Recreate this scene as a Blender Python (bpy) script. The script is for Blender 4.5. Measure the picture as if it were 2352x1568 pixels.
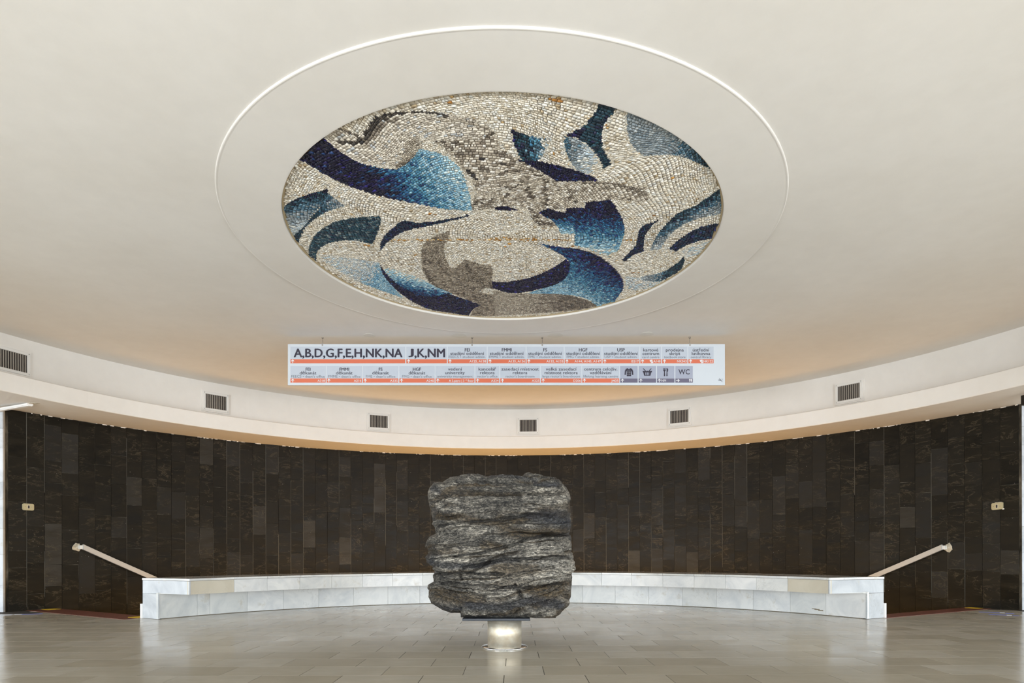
import bpy, bmesh, math, random
import numpy as np
from mathutils import Vector, Matrix
from mathutils.geometry import tessellate_polygon

random.seed(7)
RNG = np.random.default_rng(7)
scene = bpy.context.scene
COL = scene.collection
for ob in list(bpy.data.objects):
    bpy.data.objects.remove(ob)

# ------------------------------------------------------------------ camera
EYE = 0.74
cam_d = bpy.data.cameras.new('camera')
cam = bpy.data.objects.new('camera', cam_d)
COL.objects.link(cam)
F_PX = 1460.8
cam_d.sensor_width = 36.0
cam_d.sensor_fit = 'HORIZONTAL'
cam_d.lens = 36.0 * F_PX / 2352
cam_d.shift_x = -(1177.55 - 1176) / 2352
cam_d.shift_y = (1269.58 - 784) / 2352
cam_d.clip_start = 0.05
cam.matrix_world = (Matrix.Translation((0, 0, EYE)) @ Matrix.Rotation(math.radians(90), 4, 'X')
                    @ Matrix.Rotation(-0.0021, 4, 'Z'))
scene.camera = cam

# ------------------------------------------------------------------ world, lamps, exposure
world = bpy.data.worlds.new('world')
scene.world = world
world.use_nodes = True
wn = world.node_tree.nodes
wl = world.node_tree.links
sky = wn.new('ShaderNodeTexSky')
sky.sky_type = 'NISHITA'
sky.sun_disc = False
sky.sun_elevation = math.radians(48)
sky.sun_rotation = math.radians(20)
sky.altitude = 250
sky.dust_density = 2.0
wl.new(sky.outputs[0], wn['Background'].inputs[0])
wn['Background'].inputs[1].default_value = SKY_STRENGTH = 0.4

def lamp(name, kind, loc, energy, color, size=0.3, rot=None, size_y=None):
    d = bpy.data.lights.new(name, kind)
    d.energy = energy
    d.color = color
    if kind == 'AREA':
        d.size = size
        if size_y:
            d.shape = 'RECTANGLE'
            d.size_y = size_y
    else:
        d.shadow_soft_size = size
    o = bpy.data.objects.new(name, d)
    COL.objects.link(o)
    o.location = loc
    if rot:
        o.rotation_euler = rot
    return o

# daylight through the glazed front: straight in, and thrown up from the bright paving outside; plus side fill lamps added to balance the brightness
DAY = (0.93, 0.97, 1.0)
for sgn in (-1, 1):
    lamp('front_daylight', 'AREA', (sgn * 7.1, -3.70, 1.25), 378, DAY, 5.0, (math.radians(90), 0, 0), 2.4)
    lamp('paving_bounce', 'AREA', (sgn * 5.0, -3.30, 0.60), 522, DAY, 9.0, (math.radians(135), 0, 0), 1.0)
    lamp('side_fill', 'AREA', (sgn * 10.9, 2.5, 1.25), 150, DAY, 8.0, (math.radians(90), 0, math.radians(90 * sgn)), 2.4)
CX, CY = -0.077, 5.0014                     # centre of the rotunda
# warm lamps of the lower stair hall
for a in (-46, -28, -9, 9, 28, 46):
    lamp('stair_lamp', 'POINT', (CX + 5.95 * math.sin(math.radians(a)), CY + 5.95 * math.cos(math.radians(a)), -1.15),
         116, (1.0, 0.59, 0.20), 0.7)

scene.view_settings.view_transform = 'Standard'
scene.view_settings.look = 'None'
scene.view_settings.gamma = 1.0
scene.view_settings.use_curve_mapping = False
scene.view_settings.exposure = -0.08
scene.cycles.max_bounces = 10
scene.cycles.diffuse_bounces = 6
scene.cycles.glossy_bounces = 4
scene.cycles.use_denoising = True
scene.cycles.sample_clamp_indirect = 8.0

# ------------------------------------------------------------------ helpers
def P(R, deg, z=0.0):
    a = math.radians(deg)
    return (CX + R * math.sin(a), CY + R * math.cos(a), z)

def link(name, me, parent=None, mat=None, smooth=False):
    if mat is not None and not me.materials:
        me.materials.append(mat)
    if smooth:
        me.polygons.foreach_set('use_smooth', [True] * len(me.polygons))
    o = bpy.data.objects.new(name, me)
    COL.objects.link(o)
    if parent is not None:
        o.parent = parent
    return o

def mesh(name, verts, faces):
    me = bpy.data.meshes.new(name)
    me.from_pydata([tuple(v) for v in verts], [], [tuple(f) for f in faces])
    me.update()
    return me

class MB:
    """collects simple solids into one mesh"""
    def __init__(s):
        s.v, s.f = [], []
    def add(s, verts, faces):
        n = len(s.v)
        s.v += [tuple(v) for v in verts]
        s.f += [tuple(i + n for i in f) for f in faces]
        return s
    def box(s, x0, x1, y0, y1, z0, z1):
        return s.add([(x0, y0, z0), (x1, y0, z0), (x1, y1, z0), (x0, y1, z0), (x0, y0, z1), (x1, y0, z1), (x1, y1, z1), (x0, y1, z1)],
                     [(0, 3, 2, 1), (4, 5, 6, 7), (0, 1, 5, 4), (1, 2, 6, 5), (2, 3, 7, 6), (3, 0, 4, 7)])
    def prism(s, poly, d0, d1, axis='y'):
        """extrude a 2-D polygon; axis 'y': poly is (x,z) from y=d0 to d1; axis 'z': poly is (x,y)"""
        n = len(poly)
        def pt(p, d):
            return (p[0], d, p[1]) if axis == 'y' else (p[0], p[1], d)
        v = [pt(p, d0) for p in poly] + [pt(p, d1) for p in poly]
        tri = tessellate_polygon([[Vector((p[0], p[1], 0)) for p in poly]])
        f = []
        for t in tri:
            a = sum((poly[t[i]][0] * poly[t[(i + 1) % 3]][1] - poly[t[(i + 1) % 3]][0] * poly[t[i]][1]) for i in range(3))
            t = t if a > 0 else t[::-1]
            f.append(tuple(t) if axis == 'y' else tuple(i + n for i in t))
            f.append(tuple(i + n for i in t[::-1]) if axis == 'y' else tuple(t[::-1]))
        for i in range(n):
            j = (i + 1) % n
            f.append((i, j, j + n, i + n))
        return s.add(v, f)
    def sector(s, R0, R1, z0, z1, a_in, a_out, n=6):
        """solid arc block; a_in/a_out = (start, end) degrees on the inner and outer radius"""
        v, f = [], []
        for i in range(n + 1):
            t = i / n
            ai = a_in[0] + (a_in[1] - a_in[0]) * t
            ao = a_out[0] + (a_out[1] - a_out[0]) * t
            v += [P(R0, ai, z0), P(R1, ao, z0), P(R1, ao, z1), P(R0, ai, z1)]
        for i in range(n):
            b, c = 4 * i, 4 * i + 4
            for k in range(4):
                l = (k + 1) % 4
                f.append((b + k, c + k, c + l, b + l))
        f += [(0, 1, 2, 3), (4 * n + 3, 4 * n + 2, 4 * n + 1, 4 * n)]
        return s.add(v, f)
    def lathe(s, prof, n=96, cx=0.0, cy=0.0, a0=0.0, a1=360.0):
        closed = abs(a1 - a0 - 360) < 1e-6
        m = n if closed else n + 1
        v, f = [], []
        for i in range(m):
            a = math.radians(a0 + (a1 - a0) * i / n)
            v += [(cx + r * math.sin(a), cy + r * math.cos(a), z) for r, z in prof]
        k = len(prof)
        for i in range(n):
            j = (i + 1) % m
            for p in range(k - 1):
                f.append((i * k + p, j * k + p, j * k + p + 1, i * k + p + 1))
        return s.add(v, f)
    def tube(s, pts, r, n=8):
        v, f = [], []
        pts = [Vector(p) for p in pts]
        for i, p in enumerate(pts):
            d = (pts[min(i + 1, len(pts) - 1)] - pts[max(i - 1, 0)]).normalized()
            u = d.cross(Vector((0, 1, 0.01))).normalized()
            w = d.cross(u)
            v += [p + r * (math.cos(2 * math.pi * k / n) * u + math.sin(2 * math.pi * k / n) * w) for k in range(n)]
        for i in range(len(pts) - 1):
            for k in range(n):
                l = (k + 1) % n
                f.append((i * n + k, i * n + l, (i + 1) * n + l, (i + 1) * n + k))
        f.append(tuple(range(n))[::-1])
        f.append(tuple((len(pts) - 1) * n + k for k in range(n)))
        return s.add(v, f)
    def make(s, name, mat, parent=None, smooth=False, bevel=0.0, fix=True):
        me = mesh(name, s.v, s.f)
        if fix or bevel:
            bm = bmesh.new()
            bm.from_mesh(me)
            if bevel:
                bmesh.ops.bevel(bm, geom=bm.edges[:], offset=bevel, segments=1, affect='EDGES', clamp_overlap=True)
            if fix:
                bmesh.ops.recalc_face_normals(bm, faces=bm.faces[:])
            bm.to_mesh(me)
            bm.free()
        return link(name, me, parent, mat, smooth)

def thing(name, label, cat, loc=(0, 0, 0), group=None):
    o = bpy.data.objects.new(name, None)
    o.empty_display_size = 0.1
    COL.objects.link(o)
    o.location = loc
    o['label'] = label
    o['category'] = cat
    if group:
        o['group'] = group
    return o

def tag(o, label=None, cat=None, group=None, kind=None):
    for k, v in (('label', label), ('category', cat), ('group', group), ('kind', kind)):
        if v:
            o[k] = v
    return o

def keep(o, parent):
    """parent a mesh built in world coordinates under a parent that stands elsewhere"""
    o.parent = parent
    o.matrix_parent_inverse = Matrix.Translation(-parent.location)
    return o

# ------------------------------------------------------------------ materials
def lin(r, g, b):
    return tuple(((c / 255) / 12.92 if c / 255 <= 0.04045 else (((c / 255) + 0.055) / 1.055) ** 2.4) for c in (r, g, b)) + (1.0,)

class M:
    def __init__(s, name, color=(0.8, 0.8, 0.8, 1), rough=0.5, metal=0.0, spec=0.5):
        s.m = bpy.data.materials.new(name)
        s.m.use_nodes = True
        s.t = s.m.node_tree
        s.b = s.t.nodes['Principled BSDF']
        s.b.inputs['Base Color'].default_value = color
        s.b.inputs['Roughness'].default_value = rough
        s.b.inputs['Metallic'].default_value = metal
        s.b.inputs['Specular IOR Level'].default_value = spec
    def n(s, typ, **kw):
        nd = s.t.nodes.new('ShaderNode' + typ)
        for k, v in kw.items():
            if k in nd.inputs:
                nd.inputs[k].default_value = v
            else:
                setattr(nd, k, v)
        return nd
    def l(s, a, b):
        s.t.links.new(a, b)
    def coord(s, scale=(1, 1, 1), per_object=False):
        tc = s.n('TexCoord')
        mp = s.n('Mapping')
        s.l(tc.outputs['Object'], mp.inputs['Vector'])
        mp.inputs['Scale'].default_value = scale
        if per_object:
            oi = s.n('ObjectInfo')
            mu = s.n('Math', operation='MULTIPLY')
            s.l(oi.outputs['Random'], mu.inputs[0])
            mu.inputs[1].default_value = 57.0
            cb = s.n('CombineXYZ')
            for i in range(3):
                s.l(mu.outputs[0], cb.inputs[i])
            s.l(cb.outputs[0], mp.inputs['Location'])
        return mp.outputs[0]
    def noise(s, vec, scale, detail=4, rough=0.55, dist=0.0):
        nd = s.n('TexNoise')
        nd.inputs['Scale'].default_value = scale
        nd.inputs['Detail'].default_value = detail
        nd.inputs['Roughness'].default_value = rough
        nd.inputs['Distortion'].default_value = dist
        s.l(vec, nd.inputs['Vector'])
        return nd.outputs['Fac']
    def ramp(s, fac, stops, interp='LINEAR'):
        nd = s.n('ValToRGB')
        cr = nd.color_ramp
        cr.interpolation = interp
        while len(cr.elements) < len(stops):
            cr.elements.new(0.5)
        for e, (p, c) in zip(cr.elements, stops):
            e.position = p
            e.color = c if len(c) == 4 else tuple(c) + (1,)
        s.l(fac, nd.inputs[0])
        return nd.outputs[0]
    def mix(s, fac, a, b, blend='MIX'):
        nd = s.n('MixRGB', blend_type=blend)
        for sock, v in ((nd.inputs[0], fac), (nd.inputs[1], a), (nd.inputs[2], b)):
            if hasattr(v, 'node'):
                s.l(v, sock)
            elif isinstance(v, (int, float)):
                sock.default_value = v if sock.type == 'VALUE' else (v, v, v, 1)
            else:
                sock.default_value = v
        return nd.outputs[0]
    def out(s, color=None, rough=None, bump=None, strength=0.2, dist=0.01):
        if color is not None:
            s.l(color, s.b.inputs['Base Color'])
        if rough is not None:
            s.l(rough, s.b.inputs['Roughness'])
        if bump is not None:
            bp = s.n('Bump')
            bp.inputs['Strength'].default_value = strength
            bp.inputs['Distance'].default_value = dist
            s.l(bump, bp.inputs['Height'])
            s.l(bp.outputs[0], s.b.inputs['Normal'])
        return s.m

def g(v):
    return (v, v, v, 1)

def plaster_mat(name, col, stain, amount):
    m = M(name, rough=0.75, spec=0.3)
    v = m.coord()
    n1 = m.noise(v, 0.9, 5, 0.6)
    n2 = m.noise(v, 7.0, 4, 0.6)
    c = m.mix(m.ramp(n1, [(0.38, g(0)), (0.72, g(amount))]), col, stain)
    c = m.mix(0.06, c, m.ramp(n2, [(0.3, g(0.45)), (0.7, g(1))]), 'MULTIPLY')
    return m.out(c, bump=m.noise(v, 45, 3), strength=0.06, dist=0.004)

MAT = {}
MAT['ceiling'] = plaster_mat('ceiling_paint', (0.77, 0.75, 0.715, 1), (0.71, 0.68, 0.63, 1), 0.6)
MAT['plaster'] = plaster_mat('wall_paint', (0.80, 0.78, 0.745, 1), (0.74, 0.71, 0.66, 1), 0.6)
MAT['white'] = M('white_paint', (0.84, 0.835, 0.82, 1), 0.5).m

def slate():
    m = M('slate', rough=0.42, spec=0.13)
    v = m.coord((1, 1, 1), True)
    oi = m.n('ObjectInfo')
    tone = m.ramp(oi.outputs['Random'], [(0.0, (0.0072, 0.0067, 0.0053)), (0.35, (0.0105, 0.0096, 0.0074)), (0.7, (0.0148, 0.0140, 0.0120)), (0.93, (0.0235, 0.0237, 0.0232)), (1.0, (0.043, 0.0415, 0.037))])
    v2 = m.coord((0.75, 1.0, 2.3), True)
    big = m.noise(v2, 3.2, 6, 0.62, 0.6)
    c = m.mix(m.ramp(big, [(0.35, g(0)), (0.75, g(0.75))]), tone, (0.0215, 0.0185, 0.0125, 1))
    vein = m.noise(v2, 3.6, 6, 0.62, 0.7)
    vm = m.ramp(vein, [(0.485, g(0)), (0.5, g(0.5)), (0.515, g(0))])
    msk = m.ramp(m.noise(v, 2.2, 2), [(0.42, g(0)), (0.60, g(1))])
    c = m.mix(m.mix(1.0, vm, msk, 'MULTIPLY'), c, (0.115, 0.097, 0.064, 1))
    pale = m.ramp(m.noise(v, 9.0, 5, 0.7), [(0.66, g(0)), (0.75, g(0.5))])
    msk2 = m.ramp(m.noise(v, 1.3, 1), [(0.6, g(0)), (0.68, g(1))])
    c = m.mix(m.mix(1.0, pale, msk2, 'MULTIPLY'), c, (0.17, 0.16, 0.14, 1))
    spk = m.ramp(m.noise(v, 60, 1), [(0.80, g(0)), (0.83, g(1))])
    c = m.mix(spk, c, (0.45, 0.43, 0.4, 1))
    rg = m.ramp(big, [(0.3, g(0.34)), (0.7, g(0.52))])
    return m.out(c, rg, m.mix(0.5, big, vein), 0.35, 0.012)
MAT['slate'] = slate()
def slate_grout():
    m = M('slate_grout', rough=0.85, spec=0.1)
    return m.out(m.ramp(m.noise(m.coord((1, 1, 0.35)), 5.0, 4, 0.7), [(0.38, (0.016, 0.014, 0.011)), (0.55, (0.07, 0.06, 0.045)), (0.72, (0.20, 0.18, 0.145))]))
MAT['slate_grout'] = slate_grout()

def marble(name, base, veinc, rough, beige=False):
    m = M(name, rough=rough, spec=0.5)
    v = m.coord((1, 1, 1), True)
    oi = m.n('ObjectInfo')
    n1 = m.noise(v, 2.6, 7, 0.62, 1.2)
    c = m.mix(m.ramp(n1, [(0.42, g(0)), (0.58, g(0.5)), (0.74, g(1.0))]), base, veinc)
    vn = m.noise(v, 3.4, 5, 0.6, 2.2)
    c = m.mix(m.mix(1.0, m.ramp(vn, [(0.485, g(0)), (0.5, g(0.5)), (0.515, g(0))]), m.ramp(m.noise(v, 1.5, 2), [(0.5, g(0)), (0.65, g(1))]), 'MULTIPLY'), c, (0.42, 0.42, 0.42, 1))
    tone = m.ramp(oi.outputs['Random'], [(0, (0.80, 0.805, 0.79)), (0.5, (0.90, 0.90, 0.89)), (1, (1, 1, 1))])
    c = m.mix(1.0, c, tone, 'MULTIPLY')
    st = m.ramp(m.noise(v, 6, 5, 0.65), [(0.60, g(0)), (0.72, g(0.55))])
    c = m.mix(st, c, (0.46, 0.41, 0.32, 1))
    return m.out(c, bump=n1, strength=0.03, dist=0.004)
MAT['marble'] = marble('white_marble', (0.83, 0.835, 0.835, 1), (0.60, 0.625, 0.655, 1), 0.28)
MAT['marble_polished'] = marble('polished_marble', (0.80, 0.80, 0.795, 1), (0.58, 0.60, 0.63, 1), 0.07)
MAT['marble_grey'] = marble('grey_marble', (0.66, 0.69, 0.735, 1), (0.42, 0.45, 0.50, 1), 0.35)
MAT['limestone'] = marble('beige_limestone', (0.70, 0.645, 0.54, 1), (0.62, 0.56, 0.455, 1), 0.35)
MAT['joint'] = M('dirty_joint', (0.24, 0.20, 0.14, 1), 0.85).m

def floor_stone():
    m = M('floor_limestone', rough=0.2, spec=0.5)
    v = m.coord((1, 1, 1), True)
    vs = m.coord((1.0, 5.0, 1), True)
    oi = m.n('ObjectInfo')
    tone = m.ramp(oi.outputs['Random'], [(0, (0.425, 0.380, 0.300)), (0.3, (0.465, 0.42, 0.338)), (0.7, (0.495, 0.453, 0.372)), (1, (0.535, 0.497, 0.425))])
    gr = m.noise(vs, 5.5, 6, 0.6, 0.4)
    c = m.mix(m.ramp(gr, [(0.35, g(0)), (0.75, g(0.30))]), tone, (0.37, 0.322, 0.235, 1))
    c = m.mix(m.ramp(m.noise(v, 28, 4, 0.7), [(0.70, g(0)), (0.78, g(0.5))]), c, (0.22, 0.185, 0.14, 1))
    rg = m.ramp(m.noise(v, 4.0, 5, 0.6), [(0.3, g(0.13)), (0.75, g(0.25))])
    return m.out(c, rg, gr, 0.02, 0.003)
MAT['floor'] = floor_stone()
MAT['floor_joint'] = M('floor_joint', (0.035, 0.028, 0.02, 1), 0.8).m

def red_stone():
    m = M('red_stone', rough=0.35)
    v = m.coord()
    return m.out(m.ramp(m.noise(v, 40, 4, 0.7), [(0.3, (0.10, 0.032, 0.022)), (0.6, (0.20, 0.07, 0.048)), (0.8, (0.27, 0.12, 0.085))]))
MAT['red'] = red_stone()
MAT['yellow'] = M('yellow_paint', (0.62, 0.42, 0.02, 1), 0.6).m
MAT['blue_paint'] = M('blue_paint', (0.12, 0.15, 0.45, 1), 0.6).m
MAT['pale_paint'] = M('worn_pale_paint', (0.62, 0.66, 0.75, 1), 0.6).m
MAT['cream'] = M('cream_plastic', (0.44, 0.39, 0.24, 1), 0.4).m
MAT['dark'] = M('dark_hole', (0.008, 0.007, 0.007, 1), 0.7).m
MAT['dark_brown'] = M('vent_dark', (0.022, 0.014, 0.010, 1), 0.6).m
MAT['rail'] = M('rail_grey_paint', (0.46, 0.445, 0.42, 1), 0.4).m
MAT['vent_white'] = M('vent_white', (0.74, 0.73, 0.70, 1), 0.45).m
MAT['slat'] = M('vent_slat', (0.33, 0.30, 0.26, 1), 0.45).m
def filler():
    m = M('plaster_filler', rough=0.85)
    return m.out(m.ramp(m.noise(m.coord(), 30, 4, 0.7), [(0.3, (0.30, 0.25, 0.17)), (0.7, (0.62, 0.58, 0.48))]))
MAT['filler'] = filler()
MAT['white_chip'] = M('white_plaster', (0.80, 0.79, 0.76, 1), 0.8).m

def steel(name, tint, r0, r1, rust=0.0):
    m = M(name, rough=0.3, metal=0.8 if rust else 1.0)
    v = m.coord((1, 1, 1))
    n1 = m.noise(v, 18, 5, 0.7)
    c = m.mix(m.ramp(n1, [(0.4, g(0)), (0.75, g(rust))]), tint, (0.58, 0.46, 0.31, 1))
    return m.out(c, m.ramp(m.noise(m.coord((1, 1, 6)), 14, 4), [(0.3, g(r0)), (0.7, g(r1))]))
MAT['steel'] = steel('brushed_steel', (0.74, 0.69, 0.58, 1), 0.42, 0.6, 0.7)
MAT['chrome'] = steel('bright_steel', (0.82, 0.82, 0.82, 1), 0.12, 0.22)
MAT['dark_steel'] = M('dark_steel', (0.055, 0.06, 0.07, 1), 0.5, 0.4).m

def rock_mat():
    m = M('gneiss', rough=0.5, spec=0.4)
    at = m.n('Attribute', attribute_name='Col')
    v = m.coord((1, 1, 1))
    f1 = m.noise(m.coord((1, 1, 2.6)), 46, 6, 0.78)
    f2 = m.noise(v, 120, 3, 0.7)
    c = m.mix(0.9, at.outputs['Color'], m.ramp(f1, [(0.40, g(0.12)), (0.47, g(0.7)), (0.53, g(1.1)), (0.62, g(2.0))]), 'MULTIPLY')
    # thin black foliation lines and cracks
    fol = m.noise(m.coord((1, 1, 5.0)), 5.5, 6, 0.7, 0.5)
    c = m.mix(m.ramp(fol, [(0.462, g(0)), (0.49, g(0.9)), (0.505, g(0.9)), (0.53, g(0))]), c, (0.012, 0.012, 0.013, 1))
    fo2 = m.noise(m.coord((1, 1, 4.0)), 15, 5, 0.7, 0.3)
    c = m.mix(m.ramp(fo2, [(0.475, g(0)), (0.5, g(0.75)), (0.525, g(0))]), c, (0.014, 0.013, 0.012, 1))
    c = m.mix(m.ramp(f2, [(0.60, g(0)), (0.66, g(0.45))]), c, (0.44, 0.41, 0.345, 1))
    rg = m.ramp(f1, [(0.3, g(0.36)), (0.7, g(0.62))])
    return m.out(c, rg, m.mix(0.45, f1, fol), 0.9, 0.02)
MAT['rock'] = rock_mat()

def tess_mat():
    m = M('glass_and_stone_tesserae', rough=0.35, spec=0.5)
    at = m.n('Attribute', attribute_name='Col')
    return m.out(at.outputs['Color'], m.ramp(m.noise(m.coord(), 60, 1), [(0.35, g(0.22)), (0.65, g(0.6))]))
MAT['tess'] = tess_mat()
def mortar():
    m = M('mosaic_mortar', rough=0.9)
    return m.out(m.ramp(m.noise(m.coord(), 14, 4, 0.7), [(0.3, (0.11, 0.075, 0.04)), (0.55, (0.19, 0.13, 0.07)), (0.75, (0.32, 0.20, 0.085))]))
MAT['mortar'] = mortar()
MAT['sand_mortar'] = M('sand_mortar', (0.42, 0.34, 0.21, 1), 0.9).m

MAT['sign'] = M('sign_white', lin(197, 204, 211), 0.35).m
MAT['sign_cell'] = M('sign_pale_grey', lin(180, 188, 199), 0.4).m
MAT['sign_lilac'] = M('sign_grey_lilac', lin(155, 161, 178), 0.4).m
MAT['sign_orange'] = M('sign_orange', lin(205, 107, 78), 0.4).m
MAT['sign_purple'] = M('sign_purple_grey', lin(99, 95, 115), 0.4).m
MAT['ink'] = M('sign_ink', lin(43, 38, 55), 0.5).m
MAT['ink_grey'] = M('sign_grey_ink', lin(113, 118, 127), 0.5).m
MAT['ink_white'] = M('sign_white_ink', lin(211, 212, 215), 0.5).m
MAT['pavement'] = M('outdoor_paving', (0.50, 0.49, 0.47, 1), 0.8).m
# ================================================================== the setting
# ---- floor
A_L, A_R = -59.3, 60.3                       # edges of the stair openings
HALL_X, HALL_Y0, HALL_Y1 = 11.0, -3.6, 8.12
arc = [P(4.80, A_R + (A_L - A_R) * i / 60)[:2] for i in range(61)]
outer = [(-HALL_X, HALL_Y0), (HALL_X, HALL_Y0), (HALL_X, HALL_Y1 + 0.2), P(7.3, 64.6)[:2], P(7.3, A_R)[:2]] + arc + [P(7.3, A_L)[:2], P(7.3, -63.5)[:2], (-HALL_X, HALL_Y1 + 0.2)]
floor = MB().prism(outer, -0.20, -0.0016, 'z').make('floor', MAT['floor_joint'])
tag(floor, kind='structure')

TW, TD = 0.4925, 0.3077
def clip_half(poly, a, b):
    """keep what lies to the left of the line a->b"""
    out = []
    sd = lambda p: (b[0] - a[0]) * (p[1] - a[1]) - (b[1] - a[1]) * (p[0] - a[0])
    for i in range(len(poly)):
        p, q = poly[i], poly[(i + 1) % len(poly)]
        sp, sq = sd(p), sd(q)
        if sp >= 0:
            out.append(p)
        if sp * sq < 0:
            t = sp / (sp - sq)
            out.append((p[0] + (q[0] - p[0]) * t, p[1] + (q[1] - p[1]) * t))
    return out
disc = [P(4.72, -a)[:2] for a in range(0, 360, 4)]      # counter-clockwise
def clip_tile(poly):
    """what is left of a tile inside the floor: the disc in front of the bench, and the hall up to the stair heads"""
    mx = sum(p[0] for p in poly) / 4
    my = sum(p[1] for p in poly) / 4
    ang = math.degrees(math.atan2(mx - CX, my - CY))
    R = math.hypot(mx - CX, my - CY)
    if my < 5.5 or (-58 < ang < 59 and R < 4.3):
        return [poly]
    res = []
    p = poly
    for i in range(len(disc)):
        p = clip_half(p, disc[i], disc[(i + 1) % len(disc)])
        if len(p) < 3:
            break
    if len(p) >= 3:
        res.append(p)
    if not -57 < ang < 58:
        if mx < 0:
            p = clip_half(poly, P(4.4, A_L - 0.7)[:2], P(7.4, A_L - 0.4)[:2])
        else:
            p = clip_half(poly, P(7.4, A_R + 0.4)[:2], P(4.4, A_R + 0.7)[:2])
        if len(p) >= 3:
            res.append(p)
    area = lambda p: 0.5 * abs(sum(p[i][0] * p[(i + 1) % len(p)][1] - p[(i + 1) % len(p)][0] * p[i][1] for i in range(len(p))))
    for p in res:
        if area(p) > 0.999 * TW * TD * 0.98:
            return [poly]
    res = sorted(res, key=area)[-1:]
    return res

def visible(x, y):
    if y < 3.55:
        return False
    return abs(x) / y < 0.83
tile_mesh = None
tiles, rest = [], MB()
G = 0.0013
for r in range(-23, 19):
    y0 = 3.856 + TD * r
    y1 = y0 + TD
    off = 0.192 + (TW / 2 if r % 2 else 0.0)
    for c in range(-24, 24):
        jit = lambda k: 0.010 * math.sin(12.9898 * k + 78.233 * r)
        x0 = off + TW * c + jit(c)
        x1 = off + TW * (c + 1) + jit(c + 1)
        if x1 < -HALL_X or x0 > HALL_X or y1 > HALL_Y1:
            if not (y1 > HALL_Y1 and -6.2 < (x0 + x1) / 2 < 6.2):
                continue
        gx = 0.0018 + random.choice((0, 0, 0.0003, 0.0007))
        q = [(x0 + gx, y0 + G), (x1 - gx, y0 + G), (x1 - gx, y1 - G), (x0 + gx, y1 - G)]
        ps = clip_tile(q)
        if not ps:
            continue
        area = lambda p: 0.5 * abs(sum(p[i][0] * p[(i + 1) % len(p)][1] - p[(i + 1) % len(p)][0] * p[i][1] for i in range(len(p))))
        m0 = sum(a[0] for a in ps[0]) / len(ps[0])
        m1 = sum(a[1] for a in ps[0]) / len(ps[0])
        if visible(m0, m1):
            tiles.append((max(area(p) for p in ps) / m1 ** 3, ps, m0, m1))
        else:
            for p in ps:
                rest.prism(p, -0.012, 0.0, 'z')
tiles.sort(key=lambda t: -t[0])
for i, (s_, ps, m0, m1) in enumerate(tiles):
    if i < 300:
        mb = MB()
        dz = random.uniform(-0.00015, 0.0)
        for p in ps:
            mb.prism([(a[0] - m0, a[1] - m1) for a in p], -0.012, dz, 'z')
        o = mb.make('floor_tile', MAT['floor'], floor, fix=False)
        o.location = (m0, m1, 0)
    else:
        for p in ps:
            rest.prism(p, -0.012, 0.0, 'z')
tag(rest.make('floor_tile_rest', MAT['floor'], floor, fix=False), kind='stuff')

# red stone strips along the stair heads, with yellow paint on the nosing ends
for q, ys in (([P(4.80, -63.4), P(7.12, -62.2), P(7.12, A_L), P(4.81, A_L)], [(6.93, 7.10, A_L - 1.5, A_L - 0.25), (4.82, 5.0, A_L - 2.2, A_L - 0.5)]),
              ([P(4.81, A_R), P(7.12, A_R), P(7.12, 62.5), P(4.76, 63.4)], [(6.95, 7.10, A_R + 0.3, A_R + 1.5)])):
    st = MB().prism([p[:2] for p in q][::-1], -0.012, 0.0025, 'z').make('landing_strip', MAT['red'], floor)
    for (r0, r1, a0, a1) in ys:
        y = MB().sector(r0, r1, 0.0025, 0.005, (a0, a1), (a0, a1), 2).make('yellow_mark', MAT['yellow'], st)

# ---- stairs going down behind the bench
for sgn, a_start in ((1, A_L), (-1, A_R)):
    stair = MB().sector(4.82, 7.14, -2.75, -2.45, (a_start + sgn * 1.0, 0.5), (a_start + sgn * 1.0, 0.5), 24).make('staircase', MAT['red'])
    tag(stair, kind='structure')
    for k in range(15):
        a0 = a_start + sgn * 2.37 * k
        a1 = a0 + sgn * 2.45
        MB().sector(4.82, 7.14, -2.45, -0.155 * (k + 1), (a0, a1), (a0, a1), 2).make('step', MAT['red'], stair)
well = MB().sector(4.78, 4.815, -2.75, -0.012, (A_L, A_R), (A_L, A_R), 60).make('wall_stairwell', MAT['plaster'])
tag(well, kind='structure')

# ---- slate wall
S0, SW, NC = -63.71, 1.671, 77
S1 = S0 + SW * NC
back = MB().sector(7.1385, 7.40, -2.75, 2.60, (S0 - 0.25, S1 + 0.25), (S0 + 1.5, S1 - 1.5), 110).make('wall_back', MAT['slate_grout'])
tag(back, kind='structure')
slabs = []
for c in range(NC):
    a = S0 + SW * (c + 0.5)
    side = a < -49.0 or a > 50.0
    zb = 0.0 if side else 0.18
    if A_L < a < A_R and side:
        zb = -0.75
    z = 2.602 - 0.013 * random.random() ** 2
    first = True
    while z > zb + 0.02:
        h = random.choice((0.22, 0.30, 0.36, 0.42, 0.48, 0.55, 0.64))
        if first:
            h = random.choice((0.12, 0.2, 0.3, 0.42, 0.5, 0.58))
            first = False
        if z - h < zb + 0.12:
            h = z - zb
        slabs.append((a, z - h, z))
        z -= h
def slab_px(s):
    p = Vector(P(7.13, s[0]))
    cosv = abs(math.sin(math.radians(s[0])) * p.x + math.cos(math.radians(s[0])) * p.y) / p.length
    z0 = max(s[1], 0.0 if abs(s[0]) > 58 else (0.33 if abs(s[0]) < 50 else 0.1))
    return max(0.0, s[2] - z0) * cosv / p.y ** 2
slabs.sort(key=lambda s: -slab_px(s))
HW = 7.13 * math.radians(SW) / 2
lib = {}
stuff = MB()
bm_box = [(0, 3, 2, 1), (4, 5, 6, 7), (0, 1, 5, 4), (1, 2, 6, 5), (2, 3, 7, 6), (3, 0, 4, 7)]
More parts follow.
